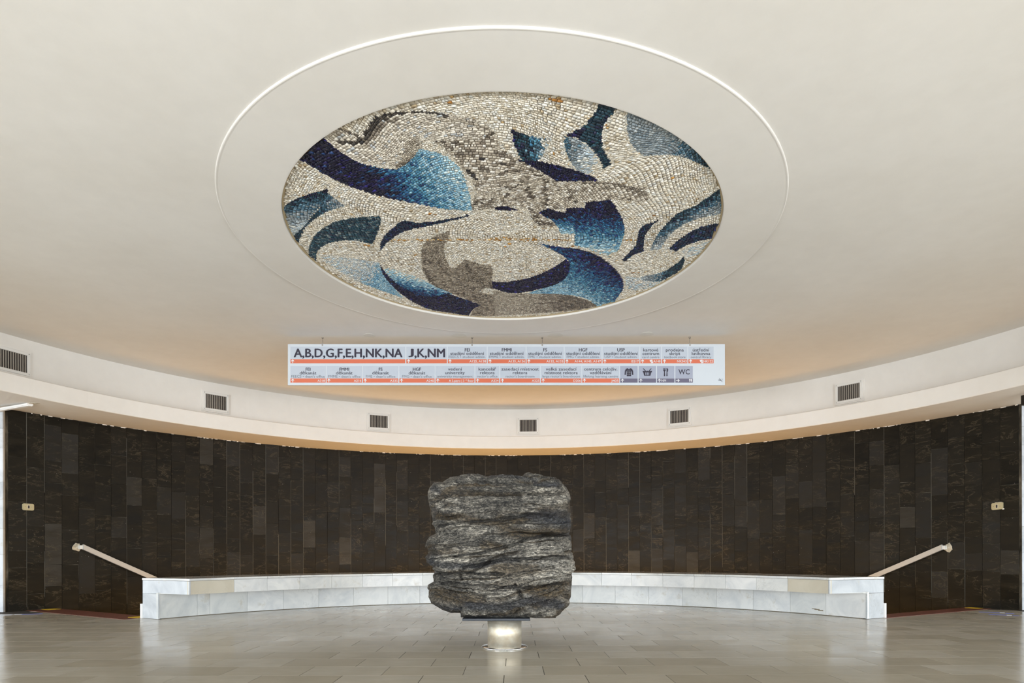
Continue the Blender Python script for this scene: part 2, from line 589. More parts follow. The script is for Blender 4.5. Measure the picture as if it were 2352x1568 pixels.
def slab_mesh(h, var):
    key = (round(h, 3), var)
    if key not in lib:
        rr = random.Random(hash(key) & 0xffff)
        gx = rr.choice((0.0008, 0.0012, 0.002))
        gz = rr.choice((0.0008, 0.0012, 0.0022))
        t = 0.004 * rr.random()
        j = lambda: rr.uniform(-0.0008, 0.0008)
        v = [(-HW + gx, 0.022, gz), (HW - gx, 0.022, gz), (HW - gx, 0.022, h - gz), (-HW + gx, 0.022, h - gz)]
        e = 0.0015
        f = [(-HW + gx + e + j(), -t, gz + e), (HW - gx - e + j(), -t + j(), gz + e), (HW - gx - e + j(), -t + j(), h - gz - e), (-HW + gx + e + j(), -t + j(), h - gz - e)]
        me = mesh('slate_panel', v + f, [(3, 2, 1, 0), (4, 5, 6, 7), (0, 1, 5, 4), (1, 2, 6, 5), (2, 3, 7, 6), (3, 0, 4, 7)])
        bm = bmesh.new(); bm.from_mesh(me)
        bmesh.ops.recalc_face_normals(bm, faces=bm.faces[:])
        bm.to_mesh(me); bm.free()
        me.materials.append(MAT['slate'])
        lib[key] = me
    return lib[key]
for i, (a, z0, z1) in enumerate(slabs):
    if i < 300:
        o = bpy.data.objects.new('slate_panel', slab_mesh(z1 - z0, random.randrange(3)))
        COL.objects.link(o)
        o.parent = back
        p = P(7.132 + random.uniform(-0.002, 0.003), a)
        o.location = (p[0], p[1], z0)
        o.rotation_euler = (0, 0, -math.radians(a))
    else:
        b = SW / 2 - 0.012
        stuff.sector(7.132 + random.uniform(-0.002, 0.003), 7.155, z0 + 0.0012, z1 - 0.0012, (a - b, a + b), (a - b, a + b), 1)
for c in range(NC):                          # the wall goes on down into the stairwell
    a = S0 + SW * (c + 0.5)
    if A_L < a < A_R:
        b = SW / 2 - 0.012
        top = 0.178 if -49.0 <= a <= 50.0 else -0.752
        z = top
        while z > -2.4:
            h = random.uniform(0.5, 0.8)
            stuff.sector(7.133, 7.155, max(z - h, -2.45), z - 0.002, (a - b, a + b), (a - b, a + b), 1)
            z -= h
tag(stuff.make('slate_panel_rest', MAT['slate'], back), kind='stuff')
# pale grout showing in some of the upright joints
grout = MB()
for c in range(1, NC):
    a = S0 + SW * c
    if random.random() < 0.5:
        z = random.uniform(0.0, 0.3)
        while z < 2.55:
            h = random.uniform(0.3, 1.6)
            if random.random() < 0.7:
                w = random.uniform(0.010, 0.022)
                grout.sector(7.1315, 7.14, max(z, 0.0), min(z + h, 2.59), (a - w, a + w), (a - w, a + w), 1)
            z += h
tag(grout.make('joint_grout', M('pale_grout', (0.115, 0.115, 0.10, 1), 0.8, spec=0.2).m, back), kind='stuff')
# ragged white plaster left along the top edge of the slates
chips = MB()
for k in range(330):
    a = S0 + (S1 - S0) * random.random()
    if math.sin(a * 1.7) + math.sin(a * 0.61 + 1.3) < random.uniform(-1.2, 1.6):
        continue
    w = random.uniform(0.05, 0.5)
    h = random.uniform(0.004, 0.014)
    chips.sector(7.122, 7.15, 2.594 - h + 0.008, 2.602, (a - w / 2, a + w / 2), (a - w * 0.6, a + w * 0.6), 1)
tag(chips.make('plaster_residue', MAT['white_chip'], back), kind='stuff')

# ---- marble walls on both sides of the opening
def marble_wall(name, x0, x1, edge):
    w = MB().box(x0, x1, 8.125, 8.35, 0.0, 2.62).make(name, MAT['joint'])
    tag(w, kind='structure')
    zs = [0, 0.345, 0.735, 1.065, 1.44, 1.66, 2.1, 2.34, 2.60]
    for k in range(8):
        x = edge
        s = 1 if edge == x0 else -1
        n = 0
        while (x < x1 - 0.02) if s > 0 else (x > x0 + 0.02):
            wd = 0.62 if n else 0.45 + 0.2 * (k % 2)
            xa, xb = (x, min(x + wd, x1)) if s > 0 else (max(x - wd, x0), x)
            MB().box(xa + 0.001, xb - 0.001, 8.10, 8.126, zs[k] + 0.001, zs[k + 1] - 0.001).make('marble_tile', MAT['marble_grey'], w)
            x += s * wd
            n += 1
    return w
marble_wall('wall_left', -HALL_X, -6.49, -6.49)
marble_wall('wall_right', 6.40, HALL_X, 6.40)

# ---- outer shell of the hall (behind and beside the camera)
for sgn, nm in ((-1, 'wall_outer_left'), (1, 'wall_outer_right')):
    xa, xb = sorted((sgn * HALL_X, sgn * (HALL_X + 0.2)))
    shell = MB().box(xa, xb, HALL_Y0, -1.6, -0.2, 3.4).box(xa, xb, 6.6, 8.35, -0.2, 3.4).box(xa, xb, -1.6, 6.6, 2.5, 3.4)
    tag(shell.make(nm, MAT['plaster']), kind='structure')
shell = MB().box(-HALL_X, HALL_X, HALL_Y0 - 0.2, HALL_Y0, 2.5, 3.4)
shell.box(-HALL_X, -9.6, HALL_Y0 - 0.2, HALL_Y0, -0.2, 2.5).box(9.6, HALL_X, HALL_Y0 - 0.2, HALL_Y0, -0.2, 2.5)
tag(shell.make('wall_front', MAT['plaster']), kind='structure')
win = MB()
for k in range(9):
    x = -9.56 + 2.39 * k
    win.box(x - 0.04, x + 0.04, HALL_Y0 - 0.18, HALL_Y0 - 0.12, 0.0, 2.5)
win.box(-9.6, 9.6, HALL_Y0 - 0.18, HALL_Y0 - 0.12, 2.42, 2.5).box(-9.6, 9.6, HALL_Y0 - 0.18, HALL_Y0 - 0.12, 0.0, 0.06)
tag(win.make('window_1', MAT['dark_steel']), kind='structure')
for sgn, nm in ((-1, 'added_window_2'), (1, 'added_window_3')):  # unseen side windows, added to go with the side fill lamps
    xa, xb = sorted((sgn * (HALL_X + 0.10), sgn * (HALL_X + 0.16)))
    win = MB()
    for k in range(5):
        y = -1.56 + 2.03 * k
        win.box(xa, xb, y - 0.04, y + 0.04, 0.0, 2.5)
    win.box(xa, xb, -1.6, 6.6, 2.42, 2.5).box(xa, xb, -1.6, 6.6, 0.0, 0.06)
    tag(win.make(nm, MAT['dark_steel']), kind='structure')
pave = MB().box(-40, 40, -34, HALL_Y0 - 0.2, -0.3, -0.12).make('pavement', MAT['pavement'])
tag(pave, kind='structure')
roof_light_block = MB().box(-HALL_X - 0.4, HALL_X + 0.4, HALL_Y0 - 0.5, 13.2, 3.40, 3.55).make('roof_light_block', MAT['plaster'])  # unseen slab added to block light from above
tag(roof_light_block, kind='structure')

# ---- ceiling: flat disc with a plaster ring around the mosaic
MX, MY, MZ = -0.0676, 5.1126, 3.25
N = 180
v, f = [], []
rings = 6
for k in range(rings + 1):
    t = k / rings
    R = 2.10 + (6.135 - 2.10) * t
    ox, oy = MX + (CX - MX) * t, MY + (CY - MY) * t
    for i in range(N):
        a = 2 * math.pi * i / N
        v.append((ox + R * math.sin(a), oy + R * math.cos(a), 3.236 + 0.014 * t))
for k in range(rings):
    for i in range(N):
        j = (i + 1) % N
        f.append((k * N + i, (k + 1) * N + i, (k + 1) * N + j, k * N + j))
ceiling = link('ceiling', mesh('ceiling', v, f), None, MAT['ceiling'])
tag(ceiling, kind='structure')
ring = MB().lathe([(2.103, 3.240), (2.102, 3.230), (2.099, 3.2265), (2.094, 3.2255), (2.089, 3.2265), (2.084, 3.2272), (1.690, 3.2272), (1.681, 3.228), (1.678, 3.232), (1.677, 3.272)], 200, MX, MY)
ring = ring.make('ceiling_ring', MAT['ceiling'], ceiling, smooth=False)
tag(ring, 'raised smooth plaster ring around the mosaic')
for x, y, r in ((-1.637, 7.30, 0.065), (-0.608, 7.306, 0.085), (0.492, 7.299, 0.085), (1.537, 7.276, 0.075)):
    pts = [(x + r * (1 + 0.12 * math.sin(3 * t + x)) * math.cos(t), y + r * (1 + 0.1 * math.cos(2 * t + x)) * math.sin(t)) for t in [2 * math.pi * i / 22 for i in range(22)]]
    MB().prism(pts, 3.2360, 3.2440, 'z').make('ceiling_patch', plaster_mat('patched_paint', (0.73, 0.71, 0.66, 1), (0.66, 0.62, 0.55, 1), 0.8) if x < -1.6 else bpy.data.materials['patched_paint'], ceiling)

# ---- drum wall with the vents, fascia upstand and soffit
drum = MB().lathe([(6.126, 2.60), (6.126, 3.25), (6.32, 3.25), (6.32, 2.70)], 180, CX, CY).make('wall_upper', MAT['plaster'], fix=False)
tag(drum, kind='structure')
for p in drum.data.polygons:
    p.use_smooth = False
fascia = MB().lathe([(6.13, 2.705), (5.77, 2.705), (5.735, 2.7115), (5.721, 2.70), (5.721, 2.506), (5.728, 2.499), (7.20, 2.606), (7.40, 2.66), (6.13, 2.75)], 180, CX, CY).make('trim_1', MAT['plaster'])
tag(fascia, kind='structure')
# flat ceiling of the hall outside the rotunda
sq = []
hall_c = MB()
n = 96
vv, ff = [], []
for i in range(n):
    a = 2 * math.pi * i / n
    dx, dy = math.sin(a), math.cos(a)
    x0, x1, y0, y1 = -HALL_X - .1, HALL_X + .1, HALL_Y0 - .1, 12.8
    t = min((x1 - CX) / dx if dx > 1e-9 else 1e9, (x0 - CX) / dx if dx < -1e-9 else 1e9,
            (y1 - CY) / dy if dy > 1e-9 else 1e9, (y0 - CY) / dy if dy < -1e-9 else 1e9)
    vv += [(CX + 7.16 * dx, CY + 7.16 * dy, 2.6055), (CX + t * dx, CY + t * dy, 2.6055)]
for i in range(n):
    j = (i + 1) % n
    ff.append((2 * i, 2 * i + 1, 2 * j + 1, 2 * j))
hc = link('ceiling_outer', mesh('ceiling_outer', vv, ff), None, MAT['ceiling'])
tag(hc, kind='structure')
# ================================================================== marble bench
bench = thing('curved_bench', 'long curved white marble bench with overhanging seat in front of the slate wall', 'bench', P(4.6, 0, 0))
def endL(R):
    return float(np.interp(R, [4.05, 4.49, 4.80], [-59.9, -61.06, -61.0]))
def endR(R):
    return float(np.interp(R, [4.05, 4.49, 4.80], [61.1, 63.06, 63.0]))
def bpart(name, mat, R0, R1, z0, z1, a0, a1, n=5, bevel=0.0, inset=0.0):
    """a0/a1 are degrees, or 'L'/'R' for the slanted bench ends"""
    gp = 0.0014 / R0 * 57.3
    ai = ((endL(R0) + inset) if a0 == 'L' else a0 + gp, (endR(R0) - inset) if a1 == 'R' else a1 - gp)
    ao = ((endL(R1) + inset) if a0 == 'L' else a0 + gp, (endR(R1) - inset) if a1 == 'R' else a1 - gp)
    o = MB().sector(R0, R1, z0, z1, ai, ao, n).make(name, mat, None, bevel=bevel)
    return keep(o, bench)
bpart('bench_core', MAT['joint'], 4.512, 4.775, 0.0, 0.436, 'L', 'R', 60, inset=0.9)
bpart('seat_core', MAT['joint'], 4.072, 4.775, 0.292, 0.436, 'L', 'R', 60, inset=1.1)
fas = ['L', -52.20, -46.37, -40.45, -34.53, -28.65, -22.83, -16.92, -10.95, -4.98, 0.99, 6.96, 12.93, 18.91, 24.83, 30.83, 36.81, 42.66, 48.29, 53.86, 'R']
bas = ['L', -55.05, -53.08, -47.06, -41.03, -34.95, -28.76, -22.51, -16.62, -10.46, -4.30, 1.86, 8.03, 14.22, 20.34, 26.52, 32.58, 38.64, 44.91, 51.03, 56.70, 'R']
for i in range(len(fas) - 1):
    end = i == 0 or i == len(fas) - 2
    bpart('fascia_panel', MAT['limestone'] if end else MAT['marble'], 4.052 + random.uniform(-.001, .001), 4.073, 0.286, 0.4345, fas[i], fas[i + 1])
for i in range(len(bas) - 1):
    bpart('base_panel', MAT['marble'], 4.490 + random.uniform(-.001, .001), 4.513, 0.006, 0.300, bas[i], bas[i + 1])
for i in range(len(fas) - 1):
    bpart('seat_slab', MAT['marble_polished'], 4.040, 4.795, 0.4375, 0.462, fas[i], fas[i + 1], 6, bevel=0.002)
bpart('soffit_slab', MAT['marble'], 4.073, 4.49, 0.288, 0.294, 'L', 'R', 60, inset=0.3)
# brown chip low on the right part of the base
for R_, a0_, a1_, z0_, z1_ in ((4.487, 54.5, 55.25, 0.064, 0.072), (4.4865, 54.9, 55.75, 0.057, 0.068), (4.486, 55.5, 56.3, 0.047, 0.059)):
    bpart('chip', MAT['joint'], R_, 4.491, z0_, z1_, a0_, a1_, 2)
# end panels: a wide one under the seat slab and a narrow leg
def endpanel(name, R0, R1, z0, z1, fn, s, th=0.022):
    q = [P(R0, fn(R0)), P(R1, fn(R1))]
    d = Vector((q[1][0] - q[0][0], q[1][1] - q[0][1], 0)).normalized()
    nrm = Vector((d.y, -d.x, 0)) * s
    a, b = Vector(q[0]), Vector(q[1])
    poly = [(a.x, a.y), (b.x, b.y), (b.x + nrm.x * th, b.y + nrm.y * th), (a.x + nrm.x * th, a.y + nrm.y * th)]
    if sum(poly[i][0] * poly[(i + 1) % 4][1] - poly[(i + 1) % 4][0] * poly[i][1] for i in range(4)) < 0:
        poly = poly[::-1]
    return keep(MB().prism(poly, z0, z1, 'z').make(name, MAT['marble_grey'], None, bevel=0.0015), bench)
for fn, s in ((endL, 1), (endR, 1)):
    th = 0.02 if fn is endL else -0.02
    endpanel('end_panel', 4.046, 4.782, 0.286, 0.4345, fn, s, th)
    endpanel('end_leg_panel', 4.486, 4.782, 0.002, 0.2845, fn, s, th)
    # low skirting on the stair side of the leg
    a = fn(4.8)
    sg = -1 if fn is endL else 1
    bpart('back_skirting', MAT['white'], 4.782, 4.806, 0.0, 0.165, min(a - sg * 3, a + sg * .2), max(a - sg * 3, a + sg * .2), 2)

# ================================================================== air vents
vent_lab = ['leftmost white framed air vent, cut by the left edge of the photo',
            'white framed air vent on the cornice above the left end of the bench',
            'white framed air vent between the sign\'s lower left part and the boulder',
            'white framed air vent straight above the boulder',
            'white framed air vent below the right end of the sign',
            'white framed air vent farthest right, above the right end of the bench']
def make_vent(label):
    t = thing('air_vent', label, 'vent', group='air vents around the cornice')
    MB().box(-0.150, 0.150, -0.006, 0.012, -0.108, 0.108).make('duct_shade_panel', MAT['dark_brown'], t)  # dark panel on the uncut wall; the duct's shade is in its colour
    fr = MB()
    W, H, b = 0.180, 0.136, 0.034
    fr.box(-W, W, -0.020, 0.012, H - b, H).box(-W, W, -0.020, 0.012, -H, -H + b)
    fr.box(-W, -W + b, -0.020, 0.012, -H + b, H - b).box(W - b, W, -0.020, 0.012, -H + b, H - b)
    fr.make('frame', MAT['vent_white'], t, bevel=0.003)
    lip = MB()
    W, H = 0.196, 0.152
    lip.box(-W, W, -0.008, 0.012, H - .016, H).box(-W, W, -0.008, 0.012, -H, -H + .016).box(-W, -W + .016, -0.008, 0.012, -H + .016, H - .016).box(W - .016, W, -0.008, 0.012, -H + .016, H - .016)
    lip.make('flange', MAT['plaster'], t)
    for k in range(11):
        x = -0.146 + 0.292 * (k + 0.75) / 11.5
        s = MB().box(x - 0.0042, x + 0.0042, -0.017, -0.002, -0.104, 0.104).make('slat', MAT['slat'], t)
    for sx in (-1, 1):
        for sz in (-1, 1):
            o = MB().lathe([(0.0001, -0.0225), (0.004, -0.0225), (0.0045, -0.019)], 8).make('screw', MAT['dark_steel'], t)
            o.rotation_euler = (math.radians(-90), 0, 0)
            o.location = (sx * 0.163, 0.0, sz * 0.119)
    return t
def copy_thing(t, label):
    c = t.copy()
    COL.objects.link(c)
    c['label'] = label
    for ch in t.children:
        d = ch.copy()
        COL.objects.link(d)
        d.parent = c
        for gch in ch.children:
            e = gch.copy()
            COL.objects.link(e)
            e.parent = d
    return c
vent0 = make_vent(vent_lab[0])
for i, (a, z) in enumerate(((-67.87, 2.956), (-44.53, 2.965), (-20.85, 2.955), (3.29, 2.958), (27.43, 2.968), (51.09, 2.963))):
    o = vent0 if i == 0 else copy_thing(vent0, vent_lab[i])
    p = P(6.112, a, z)
    o.location = p
    o.rotation_euler = (0, 0, -math.radians(a))

# ================================================================== handrails on the slate wall
for s, lab in ((-1, 'flat grey handrail sloping down the slate wall behind the left bench end'),
               (1, 'flat grey handrail sloping down the slate wall behind the right bench end')):
    a_top = -56.85 if s < 0 else 57.95
    slope = 0.0615 if s < 0 else 0.0580
    z_top = 0.872 if s < 0 else 0.842
    t = thing('handrail', lab, 'handrail', P(7.06, a_top, z_top), group='handrails of the two stairs')
    mb = MB()
    v, f = [], []
    n = 40
    for i in range(n + 1):
        a = a_top + (-s) * 34.0 * i / n
        z = z_top - slope * abs(a - a_top)
        v += [P(7.035, a, z - 0.072), P(7.075, a, z - 0.072), P(7.075, a, z), P(7.035, a, z)]
    for i in range(n):
        b, c = 4 * i, 4 * i + 4
        for k in range(4):
            l = (k + 1) % 4
            f.append((b + k, c + k, c + l, b + l))
    f += [(0, 1, 2, 3), (4 * n + 3, 4 * n + 2, 4 * n + 1, 4 * n)]
    keep(mb.add(v, f).make('rail', MAT['rail'], None), t)
    aw = a_top - (-s) * 0.28
    keep(MB().sector(7.05, 7.15, z_top - 0.066, z_top - 0.012, (min(aw, a_top), max(aw, a_top)), (min(aw, a_top), max(aw, a_top)), 1).make('bracket', MAT['vent_white'], None, bevel=0.003), t)
    # broken plaster where the bracket enters the slates
    p = P(7.126, a_top - (-s) * 0.42, z_top - 0.04)
    rr = random.Random(3 + s)
    pts = [(0.055 * rr.uniform(0.65, 1.15) * math.cos(q), 0.062 * rr.uniform(0.7, 1.2) * math.sin(q)) for q in [2 * math.pi * i / 14 for i in range(14)]]
    o = MB().prism(pts, -0.010, 0.01, 'y').make('plaster_patch', MAT['filler'], None)
    o.location = p
    o.rotation_euler = (0, 0, -math.radians(a_top))
    keep(o, t)
    for a in (16, 31):                       # brackets farther down the stairs
        aa = a_top + (-s) * a
        z = z_top - slope * a
        keep(MB().sector(7.07, 7.15, z - 0.06, z - 0.03, (aa - .25, aa + .25), (aa - .25, aa + .25), 1).make('bracket', MAT['vent_white'], None), t)

# ================================================================== cream wall plates
def rounded(w, h, r, n=5, bulge=0.0):
    pts = []
    for cx_, cy_, a0 in ((w - r, h - r, 0), (-w + r, h - r, 90), (-w + r, -h + r, 180), (w - r, -h + r, 270)):
        for i in range(n + 1):
            a = math.radians(a0 + 90 * i / n)
            pts.append((cx_ + r * math.cos(a), cy_ + r * math.sin(a)))
    return [(x * (1 + bulge * (1 - (y / h) ** 2)), y * (1 + bulge * (1 - (x / w) ** 2))) for x, y in pts]
for a, z, lab, broken in ((-61.95, 1.357, 'intact cream wall plate with a dark slot on the slate wall by the left edge', False),
                          (63.07, 1.330, 'chipped cream wall plate with a dark slot on the slate wall by the right edge', True)):
    p = P(7.126, a, z)
    t = thing('wall_plate', lab, 'wall plate', p, group='cream plates on the slate wall')
    t.rotation_euler = (0, 0, -math.radians(a))
    outline = rounded(0.064, 0.043, 0.016, bulge=0.05)
    if broken:
        outline = [(x, y) if not (x > 0.03 and y > 0.02) else (0.066, 0.046 if y > 0.035 else 0.03) for x, y in outline]
        outline = [(0.058, -0.040) if (x > 0.04 and y < -0.03) else (x, y) for x, y in outline]
    MB().prism(outline, -0.016, 0.0, 'y').make('plate', MAT['cream'], t, bevel=0.0)
    MB().prism([(x * .86, y * .84) for x, y in rounded(0.064, 0.043, 0.016, bulge=0.05)], -0.021, -0.016, 'y').make('raised_face', MAT['cream'], t)
    MB().prism(rounded(0.0135, 0.024, 0.004), -0.0235, -0.020, 'y').make('slot_rim', MAT['limestone'], t)
    MB().prism(rounded(0.009, 0.019, 0.003), -0.0245, -0.0225, 'y').make('slot', MAT['dark'], t)
    for sx in (-1, 1):
        MB().prism([(sx * 0.036 + 0.003 * math.cos(q), 0.003 * math.sin(q)) for q in [2 * math.pi * i / 10 for i in range(10)]], -0.0222, -0.0205, 'y').make('screw', MAT['dark_steel'], t)
    if broken:
        rr = random.Random(5)
        MB().prism([(0.012 + 0.05 * math.cos(q) * rr.uniform(.7, 1.1), 0.044 + 0.012 * math.sin(q) * rr.uniform(.6, 1.2)) for q in [2 * math.pi * i / 12 for i in range(12)]], -0.008, 0.002, 'y').make('plaster_crumb', MAT['filler'], t)
        MB().prism([(0.064 + 0.012 * math.cos(q), -0.036 + 0.009 * math.sin(q)) for q in [2 * math.pi * i / 8 for i in range(8)]], -0.009, 0.002, 'y').make('plaster_crumb', MAT['white_chip'], t)

# ================================================================== blue markings painted on the floor
def strip(x0, y0, x1, y1, w):
    d = Vector((x1 - x0, y1 - y0, 0)).normalized()
    n_ = Vector((-d.y, d.x, 0)) * w / 2
    return [(x0 - n_.x, y0 - n_.y), (x1 - n_.x, y1 - n_.y), (x1 + n_.x, y1 + n_.y), (x0 + n_.x, y0 + n_.y)]
for lab, base, items in (('worn blue marking painted on the floor at the left edge, beside the marble wall', (-6.1, 7.8, 0),
                          [(-6.02, 7.80, -5.84, 7.90, 0.07, 'b'), (-6.26, 7.70, -6.10, 7.76, 0.09, 'p'), (-6.10, 7.79, -6.03, 7.82, 0.06, 'p'), (-6.42, 7.66, -6.2, 7.62, 0.06, 'b'), (-6.45, 7.8, -6.3, 7.76, 0.05, 'b')]),
                         ('blue marking of two strokes painted on the floor at the right edge', (5.85, 7.6, 0),
                          [(5.76, 7.86, 5.93, 7.75, 0.07, 'b'), (5.94, 7.76, 5.98, 7.73, 0.06, 'p'), (5.95, 7.68, 6.02, 7.64, 0.06, 'b'), (5.64, 7.54, 5.79, 7.46, 0.06, 'b'), (5.79, 7.46, 5.83, 7.43, 0.055, 'p'), (5.82, 7.40, 5.87, 7.37, 0.05, 'b'), (5.9, 7.38, 6.1, 7.36, 0.04, 'p')])):
    t = thing('floor_marking', lab, 'floor marking', base)
    for x0, y0, x1, y1, w, c in items:
        keep(MB().prism(strip(x0, y0, x1, y1, w), 0.0, 0.0015, 'z').make('painted_stroke', MAT['blue_paint' if c == 'b' else 'pale_paint'], None), t)

# ================================================================== small fittings under the hall ceiling
t = thing('cable_trunking', 'white cable trunking fixed under the ceiling at the left edge', 'cable trunking', (-5.75, 7.58, 2.53))
d = Vector((-0.74, 0.454, 0.040)).normalized()
p0, p1 = Vector((-5.74, 7.573, 2.532)), Vector((-7.6, 8.06, 2.605))
p1 = p0 + d * 0.93
def beam(p0, p1, w, h):
    d = (p1 - p0).normalized()
    n_ = Vector((-d.y, d.x, 0)).normalized() * w / 2
    u = Vector((0, 0, h))
    return [p0 - n_ - u, p0 + n_ - u, p1 + n_ - u, p1 - n_ - u, p0 - n_, p0 + n_, p1 + n_, p1 - n_]
BF = [(0, 3, 2, 1), (4, 5, 6, 7), (0, 1, 5, 4), (1, 2, 6, 5), (2, 3, 7, 6), (3, 0, 4, 7)]
keep(MB().add(beam(p0, p1, 0.06, 0.022), BF).make('duct_body', MAT['white'], None), t)
keep(MB().add(beam(p0 + Vector((0, 0, -0.022)), p1 + Vector((0, 0, -0.022)), 0.04, 0.008), BF).make('duct_cover', MAT['white'], None), t)
keep(MB().add(beam(p1, p1 + Vector((-2.2, 0.0, 0.0)), 0.06, 0.022), BF).make('duct_body', MAT['white'], None), t)
o = MB().prism([(-5.66 + 0.07 * math.cos(q), 7.53 + 0.02 * math.sin(q)) for q in [2 * math.pi * i / 12 for i in range(12)]], 2.522, 2.53, 'z').make('old_filler', MAT['filler'], None)
keep(o, t)
t = thing('hanging_box', 'black box hanging under the ceiling at the far right edge of the photo', 'box', (5.95, 7.2, 2.41))
keep(MB().box(5.778, 6.13, 7.17, 7.23, 2.405, 2.515).make('box_body', MAT['dark'], None, bevel=0.004), t)
keep(MB().box(5.94, 5.96, 7.19, 7.21, 2.515, 2.60).make('hanger', MAT['dark_steel'], None), t)
